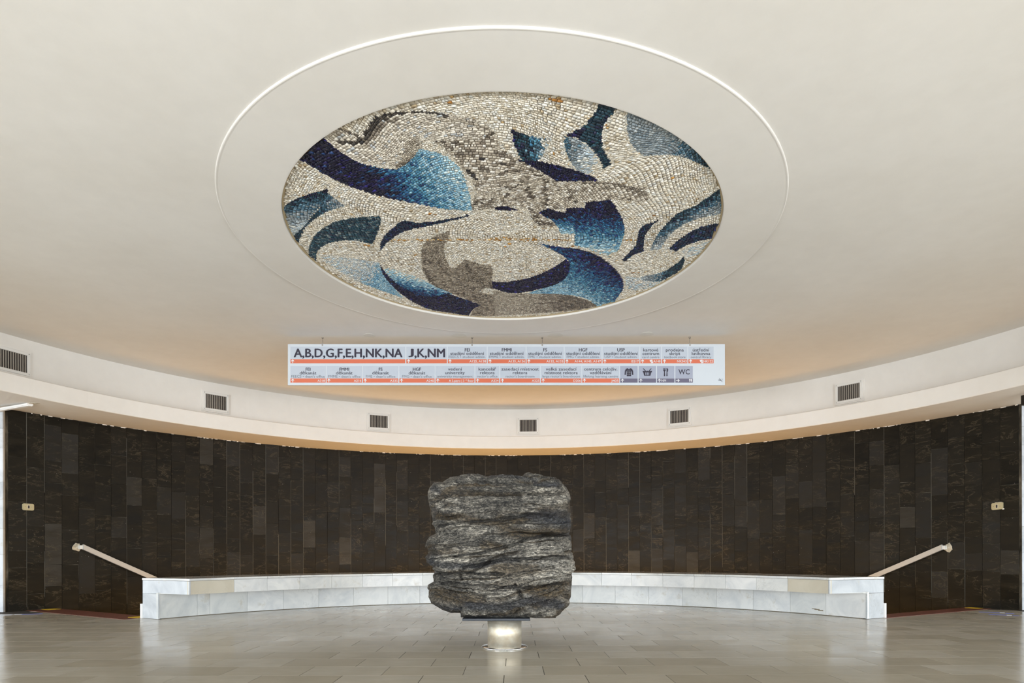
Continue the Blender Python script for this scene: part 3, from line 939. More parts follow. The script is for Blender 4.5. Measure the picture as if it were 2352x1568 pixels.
# ================================================================== ceiling mosaic
# cartoon of the mosaic in centimetres on the ceiling plane, measured from its centre
MOSAIC_SHAPES = [
 ('grey_wing',[-104.7,-130.1,-97.5,-136.3,-86.1,-127.7,-76.7,-137.1,-69.2,-144.8,-57.0,-149.0,-39.9,-148.9,-23.0,-146.4,-11.8,-142.1,-6.1,-137.8,-4.3,-129.8,-9.6,-125.2,-24.9,-123.3,-40.3,-122.4,-49.3,-123.4,-50.9,-116.7,-58.4,-104.7,-66.9,-96.8,-75.7,-98.4,-87.9,-101.6,-96.0,-107.9,-101.1,-114.4,-104.4,-122.6],[(0,'wing')],None),
 ('grey_drapery',[-39.9,-123.2,-23.8,-124.4,-10.5,-126.0,-3.8,-131.2,-0.2,-114.7,5.2,-109.0,14.9,-103.6,26.4,-97.6,32.8,-85.6,46.2,-82.6,61.0,-81.5,72.9,-80.5,85.6,-75.3,99.1,-67.9,103.6,-60.8,101.6,-55.7,76.4,-57.5,59.4,-56.5,58.5,-50.8,46.2,-46.7,28.8,-45.6,27.4,-39.6,38.6,-27.1,31.7,-18.1,23.1,-25.3,21.0,-40.9,11.2,-51.5,-1.4,-48.7,-11.0,-46.4,-22.4,-43.4,-21.9,-55.6,-17.7,-69.4,-20.7,-83.8,-26.1,-96.9,-31.8,-110.5],[(0,'cloth')],None),
 ('blue_swoosh',[-131.1,-107.0,-108.2,-130.1,-104.8,-121.2,-101.3,-113.9,-96.2,-106.9,-91.1,-101.7,-82.4,-97.4,-70.5,-94.6,-64.3,-96.8,-57.0,-105.7,-50.4,-116.2,-44.5,-113.7,-38.5,-111.7,-33.3,-106.6,-28.9,-99.3,-25.7,-90.6,-23.9,-78.1,-23.0,-67.2,-22.7,-55.8,-22.5,-44.5,-31.4,-45.2,-43.0,-46.6,-55.5,-51.4,-73.1,-58.0,-89.4,-65.0,-102.5,-74.2,-113.1,-83.0,-119.6,-92.6,-124.9,-100.7],[(0.0,'navy'),(0.15,'navy'),(0.27,'deep'),(0.41,'mid'),(0.58,'teal'),(0.8,'sky'),(1.0,'pale')],[1.035,1.416,-0.378]),
 ('teal_flag',[6.5,-133.8,12.5,-129.7,19.8,-126.9,24.0,-126.0,30.1,-126.0,31.5,-122.2,28.2,-116.4,26.7,-107.5,21.8,-103.2,12.8,-104.2,9.6,-114.5,7.4,-124.2],[(0.0,'navy'),(0.18,'darkteal'),(0.42,'darkteal'),(0.55,'teal'),(0.71,'steel'),(0.84,'paleblue'),(1.0,'ivory')],[-0.434,4.283,-0.108]),
 ('dark_teal_blade',[56.3,-159.8,67.3,-155.1,63.9,-146.1,60.9,-139.3,60.8,-129.5,61.9,-121.2,64.7,-112.4,71.4,-100.0,66.9,-95.2,61.7,-107.3,54.5,-119.3,45.8,-125.9,38.9,-128.7,45.2,-132.3,50.4,-138.5,54.6,-147.0],[(0.0,'navy'),(0.2,'navy'),(0.31,'darkteal'),(1.0,'darkteal')],[-1.898,3.291,-0.475]),
 ('grey_blue_lens',[39.0,-127.8,45.9,-125.4,54.0,-118.3,61.0,-107.4,65.7,-96.9,62.8,-89.2,56.1,-89.2,49.1,-93.7,44.2,-103.3,40.1,-114.4,38.6,-122.2],[(0.0,'steel'),(0.32,'greyblue'),(0.58,'paleblue'),(1.0,'ivory')],[-1.832,4.138,-0.181]),
 ('grey_blue_field',[72.5,-149.4,73.7,-139.3,77.3,-125.8,83.0,-115.3,90.0,-108.5,101.1,-109.8,110.8,-108.7,117.9,-106.1,125.4,-102.0,133.5,-96.6,141.7,-91.1,146.9,-95.5,118.6,-125.7,96.7,-140.9,77.5,-150.2],[(0.0,'greyblue'),(0.53,'greyblue'),(0.76,'steel'),(1.0,'darkteal')],[-2.008,1.898,-0.451]),
 ('navy_wedge',[10.6,-104.4,22.4,-103.9,32.9,-100.2,42.3,-96.4,52.6,-91.5,66.5,-81.5,53.7,-81.1,36.8,-81.1,31.1,-87.1,22.7,-95.4,14.8,-101.3],[(0,'navy')],None),
 ('steel_arc',[152.2,-75.6,149.3,-69.6,144.7,-59.7,139.2,-49.2,130.8,-42.5,125.8,-29.8,122.5,-14.9,120.9,2.7,121.4,18.3,129.6,15.8,130.2,4.4,132.6,-11.7,137.2,-23.9,145.6,-31.9,155.4,-36.8,167.7,-40.3],[(0.0,'darkteal'),(0.28,'steel'),(0.61,'greyblue'),(1.0,'paleblue')],[-4.12,3.731,2.323]),
 ('dark_crescent',[168.7,-28.2,164.7,-25.6,155.9,-23.1,148.6,-16.3,143.3,-7.0,139.5,2.8,136.7,14.6,143.8,19.3,147.4,11.2,155.7,2.8,166.4,-1.7,170.4,-11.6],[(0,'inky')],None),
 ('dark_hook',[118.3,-33.0,113.6,-26.9,108.1,-24.0,105.4,-16.5,107.3,-0.7,108.0,11.0,104.9,21.4,100.8,34.2,103.9,39.2,108.2,25.4,116.7,19.7,113.1,4.3,112.2,-11.8,114.6,-22.5],[(0,'inky')],None),
 ('teal_leaf',[152.3,28.0,151.2,38.1,147.2,49.7,140.7,59.7,128.5,65.8,120.4,71.0,131.2,78.6,144.8,77.6,152.1,65.9,157.0,53.7,156.4,40.1],[(0.0,'paleblue'),(0.43,'greyblue'),(0.71,'steel'),(1.0,'darkteal')],[-3.194,3.128,-0.81]),
 ('pale_haze',[109.4,65.7,120.0,68.9,131.2,78.6,144.8,77.6,143.0,89.7,125.8,98.8,114.5,94.1],[(0,'haze')],None),
 ('pale_haze',[147.6,18.1,157.4,8.7,168.1,1.2,170.4,11.3,162.7,27.1,154.7,28.9],[(0,'haze')],None),
 ('blue_cone',[59.0,-55.5,64.2,-56.4,76.9,-57.9,81.8,-49.5,87.3,-38.5,91.9,-27.0,94.8,-15.0,95.8,2.6,94.6,19.6,89.6,30.8,79.0,21.7,68.0,13.4,57.7,9.4,57.1,-5.7,55.2,-16.7,51.5,-27.9,46.4,-38.7,46.4,-47.6,52.1,-48.2,60.6,-47.8],[(0.0,'navy'),(0.2,'navy'),(0.32,'deep'),(0.43,'mid'),(0.61,'teal'),(0.75,'sky'),(0.88,'pale'),(1.0,'ivory')],[0.782,-0.154,1.197]),
 ('blue_fin',[26.3,-42.6,32.6,-47.0,39.3,-44.2,46.2,-41.4,51.5,-27.9,55.6,-16.7,56.2,-10.2,45.7,-9.4,42.5,-19.8,39.8,-25.8,35.7,-31.6,30.1,-37.3],[(0.0,'navy'),(0.28,'navy'),(0.42,'mid'),(0.64,'teal'),(0.84,'sky'),(1.0,'pale')],[1.366,-0.255,2.75]),
 ('navy_sliver',[-6.1,-46.8,-4.6,-49.4,-0.2,-50.0,6.3,-48.7,11.6,-44.3,2.6,-44.4,-4.7,-45.5],[(0,'navy')],None),
 ('blue_body',[28.9,5.3,43.1,10.7,58.1,13.4,71.2,19.5,83.6,30.4,94.5,45.5,104.5,63.6,110.7,80.7,112.8,96.4,110.9,113.0,107.6,135.8,92.5,137.0,83.4,120.3,69.5,110.4,49.6,105.5,20.5,105.8,34.5,93.7,48.2,84.8,55.5,71.8,58.2,55.2,56.8,39.6,52.0,29.3,43.7,19.4],[(0.0,'navy'),(0.14,'navy'),(0.25,'cobalt'),(0.36,'deep'),(0.53,'mid'),(0.76,'teal'),(1.0,'sky')],[0.724,-1.164,1.02]),
 ('navy_ring',[-12.9,77.4,-3.3,79.7,15.2,74.3,30.5,63.9,40.7,52.7,48.6,40.1,52.9,32.6,56.8,39.6,58.2,55.2,55.5,71.8,48.2,84.8,34.5,93.7,20.4,101.8,6.9,104.8,-3.6,99.3,-12.0,91.7],[(0,'navy')],None),
 ('teal_leaf',[-165.1,-38.1,-159.2,-50.4,-147.2,-60.1,-134.4,-67.0,-120.5,-72.4,-121.1,-68.8,-127.2,-56.8,-134.7,-47.6,-142.1,-38.0,-152.0,-23.6,-164.4,-9.8,-168.5,-5.9,-167.9,-22.1],[(0.0,'navy'),(0.16,'darkteal'),(0.35,'steel'),(0.71,'greyblue'),(1.0,'paleblue')],[3.207,1.041,2.668]),
 ('steel_strip',[-121.4,-67.5,-119.0,-61.9,-114.1,-50.6,-122.5,-46.9,-130.3,-42.8,-138.1,-36.6,-146.8,-28.0,-156.0,-16.0,-162.6,-3.4,-168.3,9.8,-168.5,-5.9,-154.5,-20.6,-142.5,-36.6,-132.8,-48.9],[(0.0,'darkteal'),(0.36,'darkteal'),(0.6,'steel'),(0.85,'greyblue'),(1.0,'paleblue')],[4.798,2.907,0.949]),
 ('dark_crescent',[-90.9,-36.7,-92.9,-27.8,-98.4,-12.7,-106.8,6.2,-111.5,3.3,-119.5,0.0,-129.9,-0.4,-140.6,3.2,-149.0,9.9,-155.8,18.5,-164.4,42.4,-165.7,27.4,-162.2,16.7,-157.2,4.8,-148.7,-9.8,-137.1,-22.0,-124.7,-30.8,-110.8,-35.3,-99.3,-36.4],[(0,'tealmix')],None),
 ('dark_crescent',[-103.4,19.1,-99.2,1.7,-92.4,-11.1,-83.4,-21.8,-77.5,-29.2,-74.1,-30.9,-70.6,-29.1,-64.8,-27.4,-55.6,-28.4,-43.8,-31.9,-33.7,-35.5,-23.8,-38.2,-36.4,-31.2,-52.2,-24.7,-68.5,-18.4,-78.5,-14.2,-89.2,-3.1,-96.9,7.1],[(0,'inky')],None),
 ('sky_gradient',[-106.9,48.5,-97.1,52.5,-85.2,60.6,-73.9,76.5,-61.9,93.2,-50.7,105.0,-56.0,109.2,-69.1,112.8,-83.4,110.1,-91.4,99.3,-100.2,84.0,-105.7,64.7],[(0.0,'ivory'),(0.32,'pale'),(0.53,'sky'),(0.79,'mid'),(1.0,'deep')],[-2.394,-1.411,2.161]),
 ('pale_haze',[-156.6,23.9,-131.1,29.4,-108.0,38.8,-109.9,58.5,-108.2,77.4,-103.0,100.0,-100.7,114.4,-119.6,96.4,-134.6,79.4,-146.9,56.3,-154.2,38.6],[(0.0,'ivory'),(0.6,'haze'),(0.9,'paleblue'),(1.0,'sky')],[1.829,1.133,0.737]),
 ('navy_tail',[-107.7,38.8,-108.2,50.5,-105.7,64.7,-100.2,84.0,-91.3,98.9,-83.3,109.6,-69.0,112.1,-55.5,104.9,-49.2,109.8,-35.4,122.2,-24.3,133.7,-32.5,140.8,-40.4,165.1,-53.3,155.1,-78.4,146.7,-93.5,124.4,-103.0,100.0,-108.2,77.4,-109.9,58.5],[(0,'navy')],None),
 ('grey_figure',[-42.2,-14.0,-43.7,-2.9,-49.1,10.3,-50.2,24.3,-48.0,48.8,-42.7,48.8,-33.7,33.5,-25.3,37.3,-21.3,43.1,-11.8,45.0,-9.9,54.9,-12.4,75.7,-11.6,93.5,-19.1,92.3,-25.2,100.4,-14.9,107.5,-8.1,105.2,-8.5,163.8,-37.5,162.2,-32.5,140.8,-24.3,133.7,-40.0,117.1,-50.7,105.0,-63.6,90.9,-70.7,73.3,-72.6,54.6,-70.3,26.0,-67.2,10.3,-60.7,-1.4,-50.0,-10.9],[(0,'figure')],None),
 ('grey_band',[-11.2,98.1,-3.6,99.8,6.9,105.3,25.4,105.4,49.6,105.5,65.6,110.4,80.4,120.3,93.4,136.2,83.1,144.1,63.1,150.2,21.6,158.3,-11.1,163.8,-11.1,127.4],[(0.0,'greylight'),(0.3,'greylight'),(0.6,'greymid'),(0.8,'greydark'),(1.0,'greymid')],[0.122,0.992,-0.024]),
]
MOSAIC_STROKES = [
 ([-97.5,-136.3,0.7,-92.6,-132.7,0.9,-86.1,-127.7,1.2],'greydark'),
 ([-99.0,-122.2,0.9,-88.9,-121.2,2.0,-82.6,-124.5,2.7,-75.9,-135.4,3.0,-69.4,-144.0,2.5,-60.1,-147.5,1.7,-51.3,-148.5,1.1,-39.9,-148.5,1.0,-31.1,-146.0,0.7],'ink'),
 ([-83.2,-121.6,1.5,-75.3,-130.0,1.9,-68.9,-138.0,1.6,-60.9,-143.1,1.4],'greymid'),
 ([-52.5,-122.5,2.1,-53.7,-114.8,2.8,-58.9,-105.7,2.7,-67.4,-97.3,1.6],'greydark'),
 ([-52.5,-122.5,4.6,-55.6,-114.8,4.7,-61.9,-106.7,4.0],'greylight'),
 ([-39.6,-122.9,0.6,-32.4,-121.9,1.2,-26.9,-121.4,1.7],'greydark'),
 ([-33.1,-120.5,1.5,-28.9,-112.7,1.7,-25.3,-103.5,1.1],'greymid'),
 ([-35.1,-141.3,1.5,-23.4,-142.2,1.6,-14.9,-137.8,1.8,-6.8,-134.3,1.5],'greylight'),
 ([-21.3,-96.1,0.8,-19.5,-88.4,1.8,-17.5,-83.8,1.0],'ink'),
 ([-22.2,-51.9,1.8,-14.7,-57.7,4.5,-9.1,-54.5,2.7],'greydark'),
 ([-16.6,-49.2,1.8,-7.7,-53.2,2.7],'greymid'),
 ([-9.5,-127.0,1.2,-4.6,-129.8,1.8],'greydark'),
 ([-3.9,-110.6,1.6,2.5,-111.6,2.0],'greydark'),
 ([-13.0,-106.6,0.8,-8.8,-100.3,1.1,2.2,-99.2,0.7],'ink'),
 ([-3.6,-87.2,1.3,4.4,-92.7,1.6,11.0,-92.2,1.5],'greydark'),
 ([-0.1,-58.3,0.9,6.4,-72.0,1.6,12.5,-77.9,1.5,16.7,-72.0,1.9,19.7,-63.3,2.1,26.2,-60.8,1.8],'greydark'),
 ([28.0,-80.2,1.2,30.8,-67.0,1.6,31.6,-51.7,1.3],'greydark'),
 ([-3.0,-110.6,2.4,4.5,-107.5,1.9],'greymid'),
 ([13.5,-103.4,1.0,19.5,-95.9,1.8,26.5,-84.8,2.2,32.8,-79.6,1.2],'greydark'),
 ([20.2,-46.4,1.6,25.0,-33.9,2.8,28.3,-26.6,2.9,37.6,-24.3,2.5],'greydark'),
 ([47.4,-60.7,1.4,52.2,-55.5,1.6],'greydark'),
 ([54.6,-79.0,1.5,73.1,-78.3,1.7,83.9,-74.7,2.2,92.8,-71.1,2.6,101.9,-64.3,2.1],'greymid'),
 ([84.2,-60.6,1.1,95.1,-59.2,1.8,102.4,-58.6,1.8],'greydark'),
 ([-57.4,39.1,0.9,-53.5,58.7,1.3,-44.8,71.3,1.1,-40.6,65.0,0.7],'greydark'),
 ([-43.8,71.3,0.9,-37.1,91.1,1.4],'greydark'),
 ([-33.1,37.3,0.6,-32.0,52.8,0.9,-21.9,54.8,1.0],'greydark'),
 ([-29.6,93.4,1.0,-14.1,84.5,1.2,-12.1,94.6,1.2],'greydark'),
 ([-71.2,50.6,1.8,-69.1,75.4,2.3,-61.9,93.2,1.9],'greydark'),
 ([-39.4,109.8,1.1,-25.0,114.8,1.0],'greydark'),
 ([8.9,112.5,1.7,15.7,106.5,1.0],'greydark'),
 ([31.1,130.1,1.8,62.9,125.2,3.5,76.4,129.1,4.3,90.7,135.1,2.5],'greydark'),
 ([-96.7,-0.7,0.9,-19.8,-0.4,1.3,1.2,-2.4,3.5,22.1,-0.9,1.7,53.6,-0.1,1.3],'rust'),
 ([95.7,0.1,0.9,109.8,0.9,0.9],'rust'),
 ([-75.2,25.1,1.5,-71.3,24.2,1.5],'rust'),
]
ROCK_OUTLINE = [-0.591,1.218,-0.581,1.243,-0.541,1.286,-0.476,1.288,-0.416,1.323,-0.325,1.333,-0.225,1.335,-0.145,1.322,-0.054,1.317,0.046,1.335,0.106,1.332,0.187,1.35,0.267,1.348,0.317,1.336,0.398,1.331,0.438,1.296,0.483,1.241,0.513,1.185,0.516,1.105,0.519,1.035,0.522,0.954,0.507,0.894,0.527,0.814,0.529,0.734,0.532,0.653,0.535,0.553,0.528,0.473,0.524,0.392,0.501,0.327,0.456,0.287,0.43,0.262,0.395,0.237,0.355,0.22,0.205,0.23,-0.046,0.231,-0.338,0.231,-0.348,0.269,-0.418,0.271,-0.488,0.294,-0.533,0.324,-0.573,0.349,-0.598,0.395,-0.596,0.445,-0.61,0.465,-0.603,0.49,-0.558,0.515,-0.56,0.565,-0.543,0.585,-0.553,0.63,-0.593,0.666,-0.608,0.711,-0.572,0.736,-0.615,0.786,-0.607,0.826,-0.582,0.866,-0.522,0.891,-0.532,0.937,-0.562,0.967,-0.567,1.017,-0.577,1.067,-0.592,1.137]
ROCK_BANDS = [
 ('brown',[-0.53,1.026,0.0234,-0.396,1.012,0.0268,-0.195,0.975,0.0234,-0.078,0.958,0.0201,0.106,0.981,0.0201,0.24,1.019,0.0167,0.474,1.03,0.0167]),
 ('brown',[-0.028,0.975,0.0335,0.006,0.911,0.0435,0.139,0.881,0.0268,0.307,0.894,0.0301,0.474,0.91,0.0234]),
 ('blue',[0.156,1.019,0.0134,0.307,1.002,0.0469,0.474,0.994,0.0502]),
 ('blue',[-0.538,1.23,0.0268,-0.496,1.213,0.0167]),
 ('blue',[0.241,1.262,0.0167,0.391,1.245,0.0268]),
 ('brown',[-0.145,0.794,0.0268,0.005,0.78,0.0167]),
 ('crack',[-0.363,0.719,0.0067,-0.145,0.744,0.0084,0.055,0.802,0.01,0.173,0.844,0.01,0.307,0.874,0.01,0.491,0.88,0.01]),
 ('blue',[-0.547,0.678,0.0201,-0.397,0.652,0.0234,-0.196,0.64,0.0134,-0.028,0.683,0.0167,0.105,0.687,0.0134]),
 ('crack',[-0.296,0.627,0.0084,-0.028,0.69,0.01,0.223,0.701,0.0084,0.482,0.709,0.01]),
 ('crack',[-0.48,0.937,0.0084,-0.195,0.975,0.0084,0.006,0.986,0.01,0.173,1.028,0.01]),
 ('crack',[-0.547,0.753,0.01,-0.497,0.745,0.0134]),
 ('brown',[-0.062,0.61,0.0435,0.105,0.626,0.0335,0.239,0.626,0.0234]),
 ('brown',[-0.531,0.41,0.0268,-0.364,0.393,0.0402,-0.163,0.376,0.0301]),
 ('brown',[0.205,0.459,0.0301,0.339,0.442,0.0435,0.456,0.458,0.0335]),
 ('blue',[-0.28,0.343,0.0268,-0.029,0.325,0.0335,0.239,0.375,0.0335,0.439,0.341,0.0234]),
 ('crack',[0.088,0.496,0.01,0.13,0.409,0.0117]),
 ('crack',[-0.326,0.605,0.0084,-0.32,0.544,0.0084]),
 ('crack',[-0.497,0.51,0.0084,-0.196,0.501,0.0084,0.138,0.476,0.0084,0.473,0.508,0.01]),
 ('crack',[-0.531,0.577,0.0084,-0.28,0.594,0.0084,0.005,0.576,0.0084]),
 ('pale',[-0.379,0.954,0.0268,-0.195,0.911,0.0535,0.005,0.869,0.0368]),
 ('pale',[0.005,0.543,0.0435,0.239,0.567,0.0569,0.457,0.642,0.0669]),
 ('pale',[-0.196,0.476,0.0368,0.005,0.456,0.0368]),
 ('pale',[0.105,0.333,0.0151,0.238,0.295,0.0151]),
 ('pale',[0.305,0.283,0.0201,0.372,0.291,0.0167]),
 ('pale',[-0.297,0.289,0.0234,-0.146,0.272,0.0151]),
 ('pale',[0.173,1.162,0.0335,0.408,1.144,0.0569]),
 ('pale',[-0.496,1.13,0.0301,-0.479,1.088,0.0268]),
 ('pale',[0.139,0.735,0.0234,0.29,0.726,0.0201]),
 ('pale',[-0.48,0.694,0.0234,-0.279,0.694,0.0268]),
]
PAL = {
    'navy': [((20, 19, 46), 5), ((30, 28, 74), 2), ((17, 22, 44), 3), ((34, 62, 110), .5), ((46, 42, 120), .35)],
    'cobalt': [((26, 26, 78), 3), ((36, 34, 108), 1.2), ((28, 58, 104), 2), ((20, 22, 56), 2)],
    'deep': [((26, 56, 98), 4), ((30, 36, 84), 2), ((38, 88, 128), 2), ((22, 32, 66), 1.5)],
    'mid': [((44, 100, 138), 4), ((34, 72, 116), 2), ((70, 130, 162), 2), ((38, 54, 96), .8)],
    'teal': [((84, 138, 164), 4), ((58, 112, 144), 2), ((120, 166, 188), 1.6), ((50, 92, 128), 1)],
    'sky': [((140, 180, 200), 4), ((110, 158, 186), 2), ((168, 198, 210), 2), ((90, 138, 168), .7)],
    'pale': [((168, 202, 216), 3), ((190, 214, 220), 2.5), ((150, 190, 210), 1.5), ((206, 212, 206), 1.2)],
    'darkteal': [((28, 56, 70), 4), ((24, 44, 58), 2.5), ((40, 76, 90), 1.6), ((26, 34, 62), 1)],
    'steel': [((74, 108, 128), 3), ((56, 92, 112), 2), ((100, 130, 146), 2), ((46, 72, 90), 1)],
    'greyblue': [((136, 147, 153), 4), ((120, 134, 142), 2), ((158, 166, 169), 2), ((100, 114, 123), .8)],
    'paleblue': [((184, 196, 202), 3), ((168, 184, 194), 2), ((204, 206, 200), 2)],
    'haze': [((206, 208, 204), 4), ((188, 200, 206), 2.5), ((166, 188, 200), 1.2), ((214, 208, 196), 2)],
    'inky': [((26, 38, 58), 4), ((24, 26, 52), 2.5), ((34, 62, 84), 2), ((40, 48, 96), .6)],
    'tealmix': [((36, 70, 84), 3), ((28, 52, 66), 3), ((78, 100, 108), 1.6), ((110, 122, 124), .8), ((26, 44, 66), 1)],
    'ivory': [((222, 216, 202), 5), ((210, 202, 186), 3.5), ((230, 227, 218), 2.5), ((196, 186, 166), 1.4), ((206, 206, 200), 1.2), ((176, 158, 128), .35)],
    'wing': [((208, 201, 187), 3), ((192, 184, 170), 2.2), ((218, 212, 200), 3), ((166, 158, 146), 0.9), ((178, 182, 184), .7)],
    'cloth': [((190, 181, 165), 3), ((166, 156, 141), 1.8), ((208, 201, 187), 3), ((138, 128, 114), 0.9), ((216, 212, 203), 1.6)],
    'figure': [((154, 144, 128), 3), ((134, 124, 110), 2.6), ((166, 156, 140), 2), ((104, 94, 80), 1.2)],
    'greydark': [((92, 84, 74), 3), ((112, 103, 91), 2.5), ((74, 68, 60), 1.2), ((136, 126, 112), 1.6)],
    'greymid': [((126, 117, 105), 3), ((146, 137, 124), 2.4), ((106, 98, 87), 1.6)],
    'greylight': [((168, 159, 144), 3), ((186, 178, 163), 2), ((148, 139, 125), 1.6)],
    'ink': [((58, 54, 50), 3), ((76, 70, 64), 2), ((46, 44, 46), 1.6)],
    'rust': [((186, 138, 70), 2), ((160, 112, 52), 1.5), ((208, 176, 124), 2), ((214, 204, 184), 3)],
}
PNAMES = list(PAL)
pal_cols, pal_cum = {}, {}
for k_, ent in PAL.items():
    pal_cols[k_] = np.array([lin(*c)[:3] for c, w in ent])
    w = np.array([w for c, w in ent], float)
    pal_cum[k_] = np.cumsum(w / w.sum())

def inside(poly, x, y):
    r = np.zeros(x.shape, bool)
    j = len(poly) - 1
    for i in range(len(poly)):
        xi, yi = poly[i]
        xj, yj = poly[j]
        c = ((yi > y) != (yj > y)) & (x < (xj - xi) * (y - yi) / (yj - yi + 1e-12) + xi)
        r ^= c
        j = i
    return r
def smooth_poly(p):
    """one round of corner cutting between close points keeps curves round and real corners sharp"""
    p = np.array(p, float).reshape(-1, 2)
    out = []
    n_ = len(p)
    for i in range(n_):
        a, b, c = p[i - 1], p[i], p[(i + 1) % n_]
        u, w = b - a, c - b
        cosv = float(u @ w) / (np.linalg.norm(u) * np.linalg.norm(w) + 1e-9)
        if cosv > 0.72:
            out += [tuple(b - 0.25 * u), tuple(b * 0.75 + (a + c) * 0.125), tuple(b + 0.25 * w)]
        else:
            out.append(tuple(b))
    return out
SHAPES = [(n_, smooth_poly(p), st, ln) for n_, p, st, ln in MOSAIC_SHAPES]

# courses of tesserae: wavy rings around a point below the centre
RM = 167.7
c0 = (1.2, -4.5)
quads = []
course = 2.0
rng = np.random.default_rng(11)
def warp(r, th):
    x = c0[0] + r * np.sin(th)
    y = c0[1] + r * np.cos(th)
    k = np.clip((r - 25) / 60, 0, 1)
    dx = k * (7.0 * np.sin(0.042 * y + 0.8) + 4.0 * np.sin(0.071 * x - 0.05 * y + 2.0))
    dy = k * (7.0 * np.sin(0.038 * x - 0.4) + 4.0 * np.sin(0.066 * y + 0.045 * x + 1.1))
    return x + dx, y + dy
for ri in range(0, 100):
    r0, r1 = ri * course, (ri + 1) * course
    rm = (r0 + r1) / 2
    n_ = max(5, int(2 * math.pi * rm / 2.1))
    w = rng.uniform(0.6, 1.4, n_)
    th = np.cumsum(w) / w.sum() * 2 * math.pi + rng.uniform(0, 6.28)
    t0 = th
    t1 = np.roll(th, -1)
    t1 = np.where(t1 < t0, t1 + 2 * math.pi, t1)
    quads.append(np.stack([np.full(n_, r0), np.full(n_, r1), t0, t1], 1))
quads = np.concatenate(quads)
def corners(q, gap):
    r0, r1, t0, t1 = q.T
    gr = gap
    gt = gap / np.maximum((r0 + r1) / 2, 1.0)
    rs = [r0 + gr, r0 + gr, r1 - gr, r1 - gr]
    ts = [t0 + gt, t1 - gt, t1 - gt, t0 + gt]
    xy = []
    for r_, t_ in zip(rs, ts):
        x, y = warp(np.maximum(r_, 0.1), t_)
        xy.append(np.stack([x, y], 1))
    return np.stack(xy, 1)
def shape_of(x, y):
    s_ = np.full(x.shape, -1)
    for i, (n_, p, st, ln) in enumerate(SHAPES):
        s_[inside(p, x, y)] = i
    return s_
cq = corners(quads, 0.0)
cc = cq.mean(1)
ok = np.hypot(cc[:, 0], cc[:, 1]) < RM + 2
quads, cq, cc = quads[ok], cq[ok], cc[ok]
lab_c = shape_of(cc[:, 0], cc[:, 1])
mixd = np.zeros(len(quads), bool)
for k_ in range(4):
    mixd |= shape_of(cq[:, k_, 0], cq[:, k_, 1]) != lab_c
# stones on an outline are cut smaller so the outline reads crisp
b = quads[mixd]
rm, tm = (b[:, 0] + b[:, 1]) / 2, (b[:, 2] + b[:, 3]) / 2
parts = [np.stack([b[:, 0], rm, b[:, 2], tm], 1), np.stack([b[:, 0], rm, tm, b[:, 3]], 1), np.stack([rm, b[:, 1], b[:, 2], tm], 1), np.stack([rm, b[:, 1], tm, b[:, 3]], 1)]
quads = np.concatenate([quads[~mixd]] + parts)
small = np.concatenate([np.zeros((~mixd).sum(), bool), np.ones(4 * mixd.sum(), bool)])
cq = corners(quads, 0.17)
cq_s = corners(quads, 0.06)
cq[small] = cq_s[small]
cq += rng.uniform(-0.2, 0.2, cq.shape) * np.where(small, 0.5, 1.0)[:, None, None]
ok = (np.hypot(cq[:, :, 0], cq[:, :, 1]) < RM - 0.6).all(1)
quads, cq, small = quads[ok], cq[ok], small[ok]
cc = cq.mean(1)
lab = shape_of(cc[:, 0], cc[:, 1])
X, Y = cc[:, 0], cc[:, 1]
# palette of every stone
pal = np.full(len(cc), PNAMES.index('ivory'))
for i, (n_, p, st, ln) in enumerate(SHAPES):
    m_ = lab == i
    if not m_.any():
        continue
    if ln is None:
        pal[m_] = PNAMES.index(st[0][1])
    else:
        t = ln[0] + ln[1] * X[m_] / 100 + ln[2] * Y[m_] / 100 + rng.normal(0, 0.055, m_.sum())
        ts = np.array([s_[0] for s_ in st])
        ids = np.array([PNAMES.index(s_[1]) for s_ in st])
        k_ = np.clip(np.searchsorted(ts, t) - 1, 0, len(ts) - 1)
        k2 = np.minimum(k_ + 1, len(ts) - 1)
        fr = np.clip((t - ts[k_]) / np.maximum(ts[k2] - ts[k_], 1e-6), 0, 1)
        pal[m_] = np.where(rng.random(m_.sum()) < fr, ids[k2], ids[k_])
GREYS = {'grey_wing', 'grey_drapery', 'grey_figure', 'grey_band'}
isgrey = np.array([(l < 0) or (SHAPES[l][0] in GREYS) for l in lab])
for pts, cname in MOSAIC_STROKES:
    pts = np.array(pts).reshape(-1, 3)
    dmin = np.full(len(cc), 9.0)
    for a, b in zip(pts[:-1], pts[1:]):
        d = b[:2] - a[:2]
        t = np.clip(((cc - a[:2]) @ d) / (d @ d), 0, 1)
        q = a[:2] + t[:, None] * d
        w = a[2] + (b[2] - a[2]) * t
        dmin = np.minimum(dmin, np.hypot(*(cc - q).T) / np.maximum(w * 0.62, 0.7))
    prob = np.clip(1.5 - 0.75 * dmin, 0, 1)
    hit = isgrey & (dmin < 2.0) & (rng.random(len(cc)) < prob)
    light = np.array([SHAPES[l][0] == 'grey_drapery' if l >= 0 else False for l in lab])
    if cname == 'greydark':
        hit &= ~(light & (rng.random(len(cc)) < 0.30))
    pal[hit] = PNAMES.index(cname)
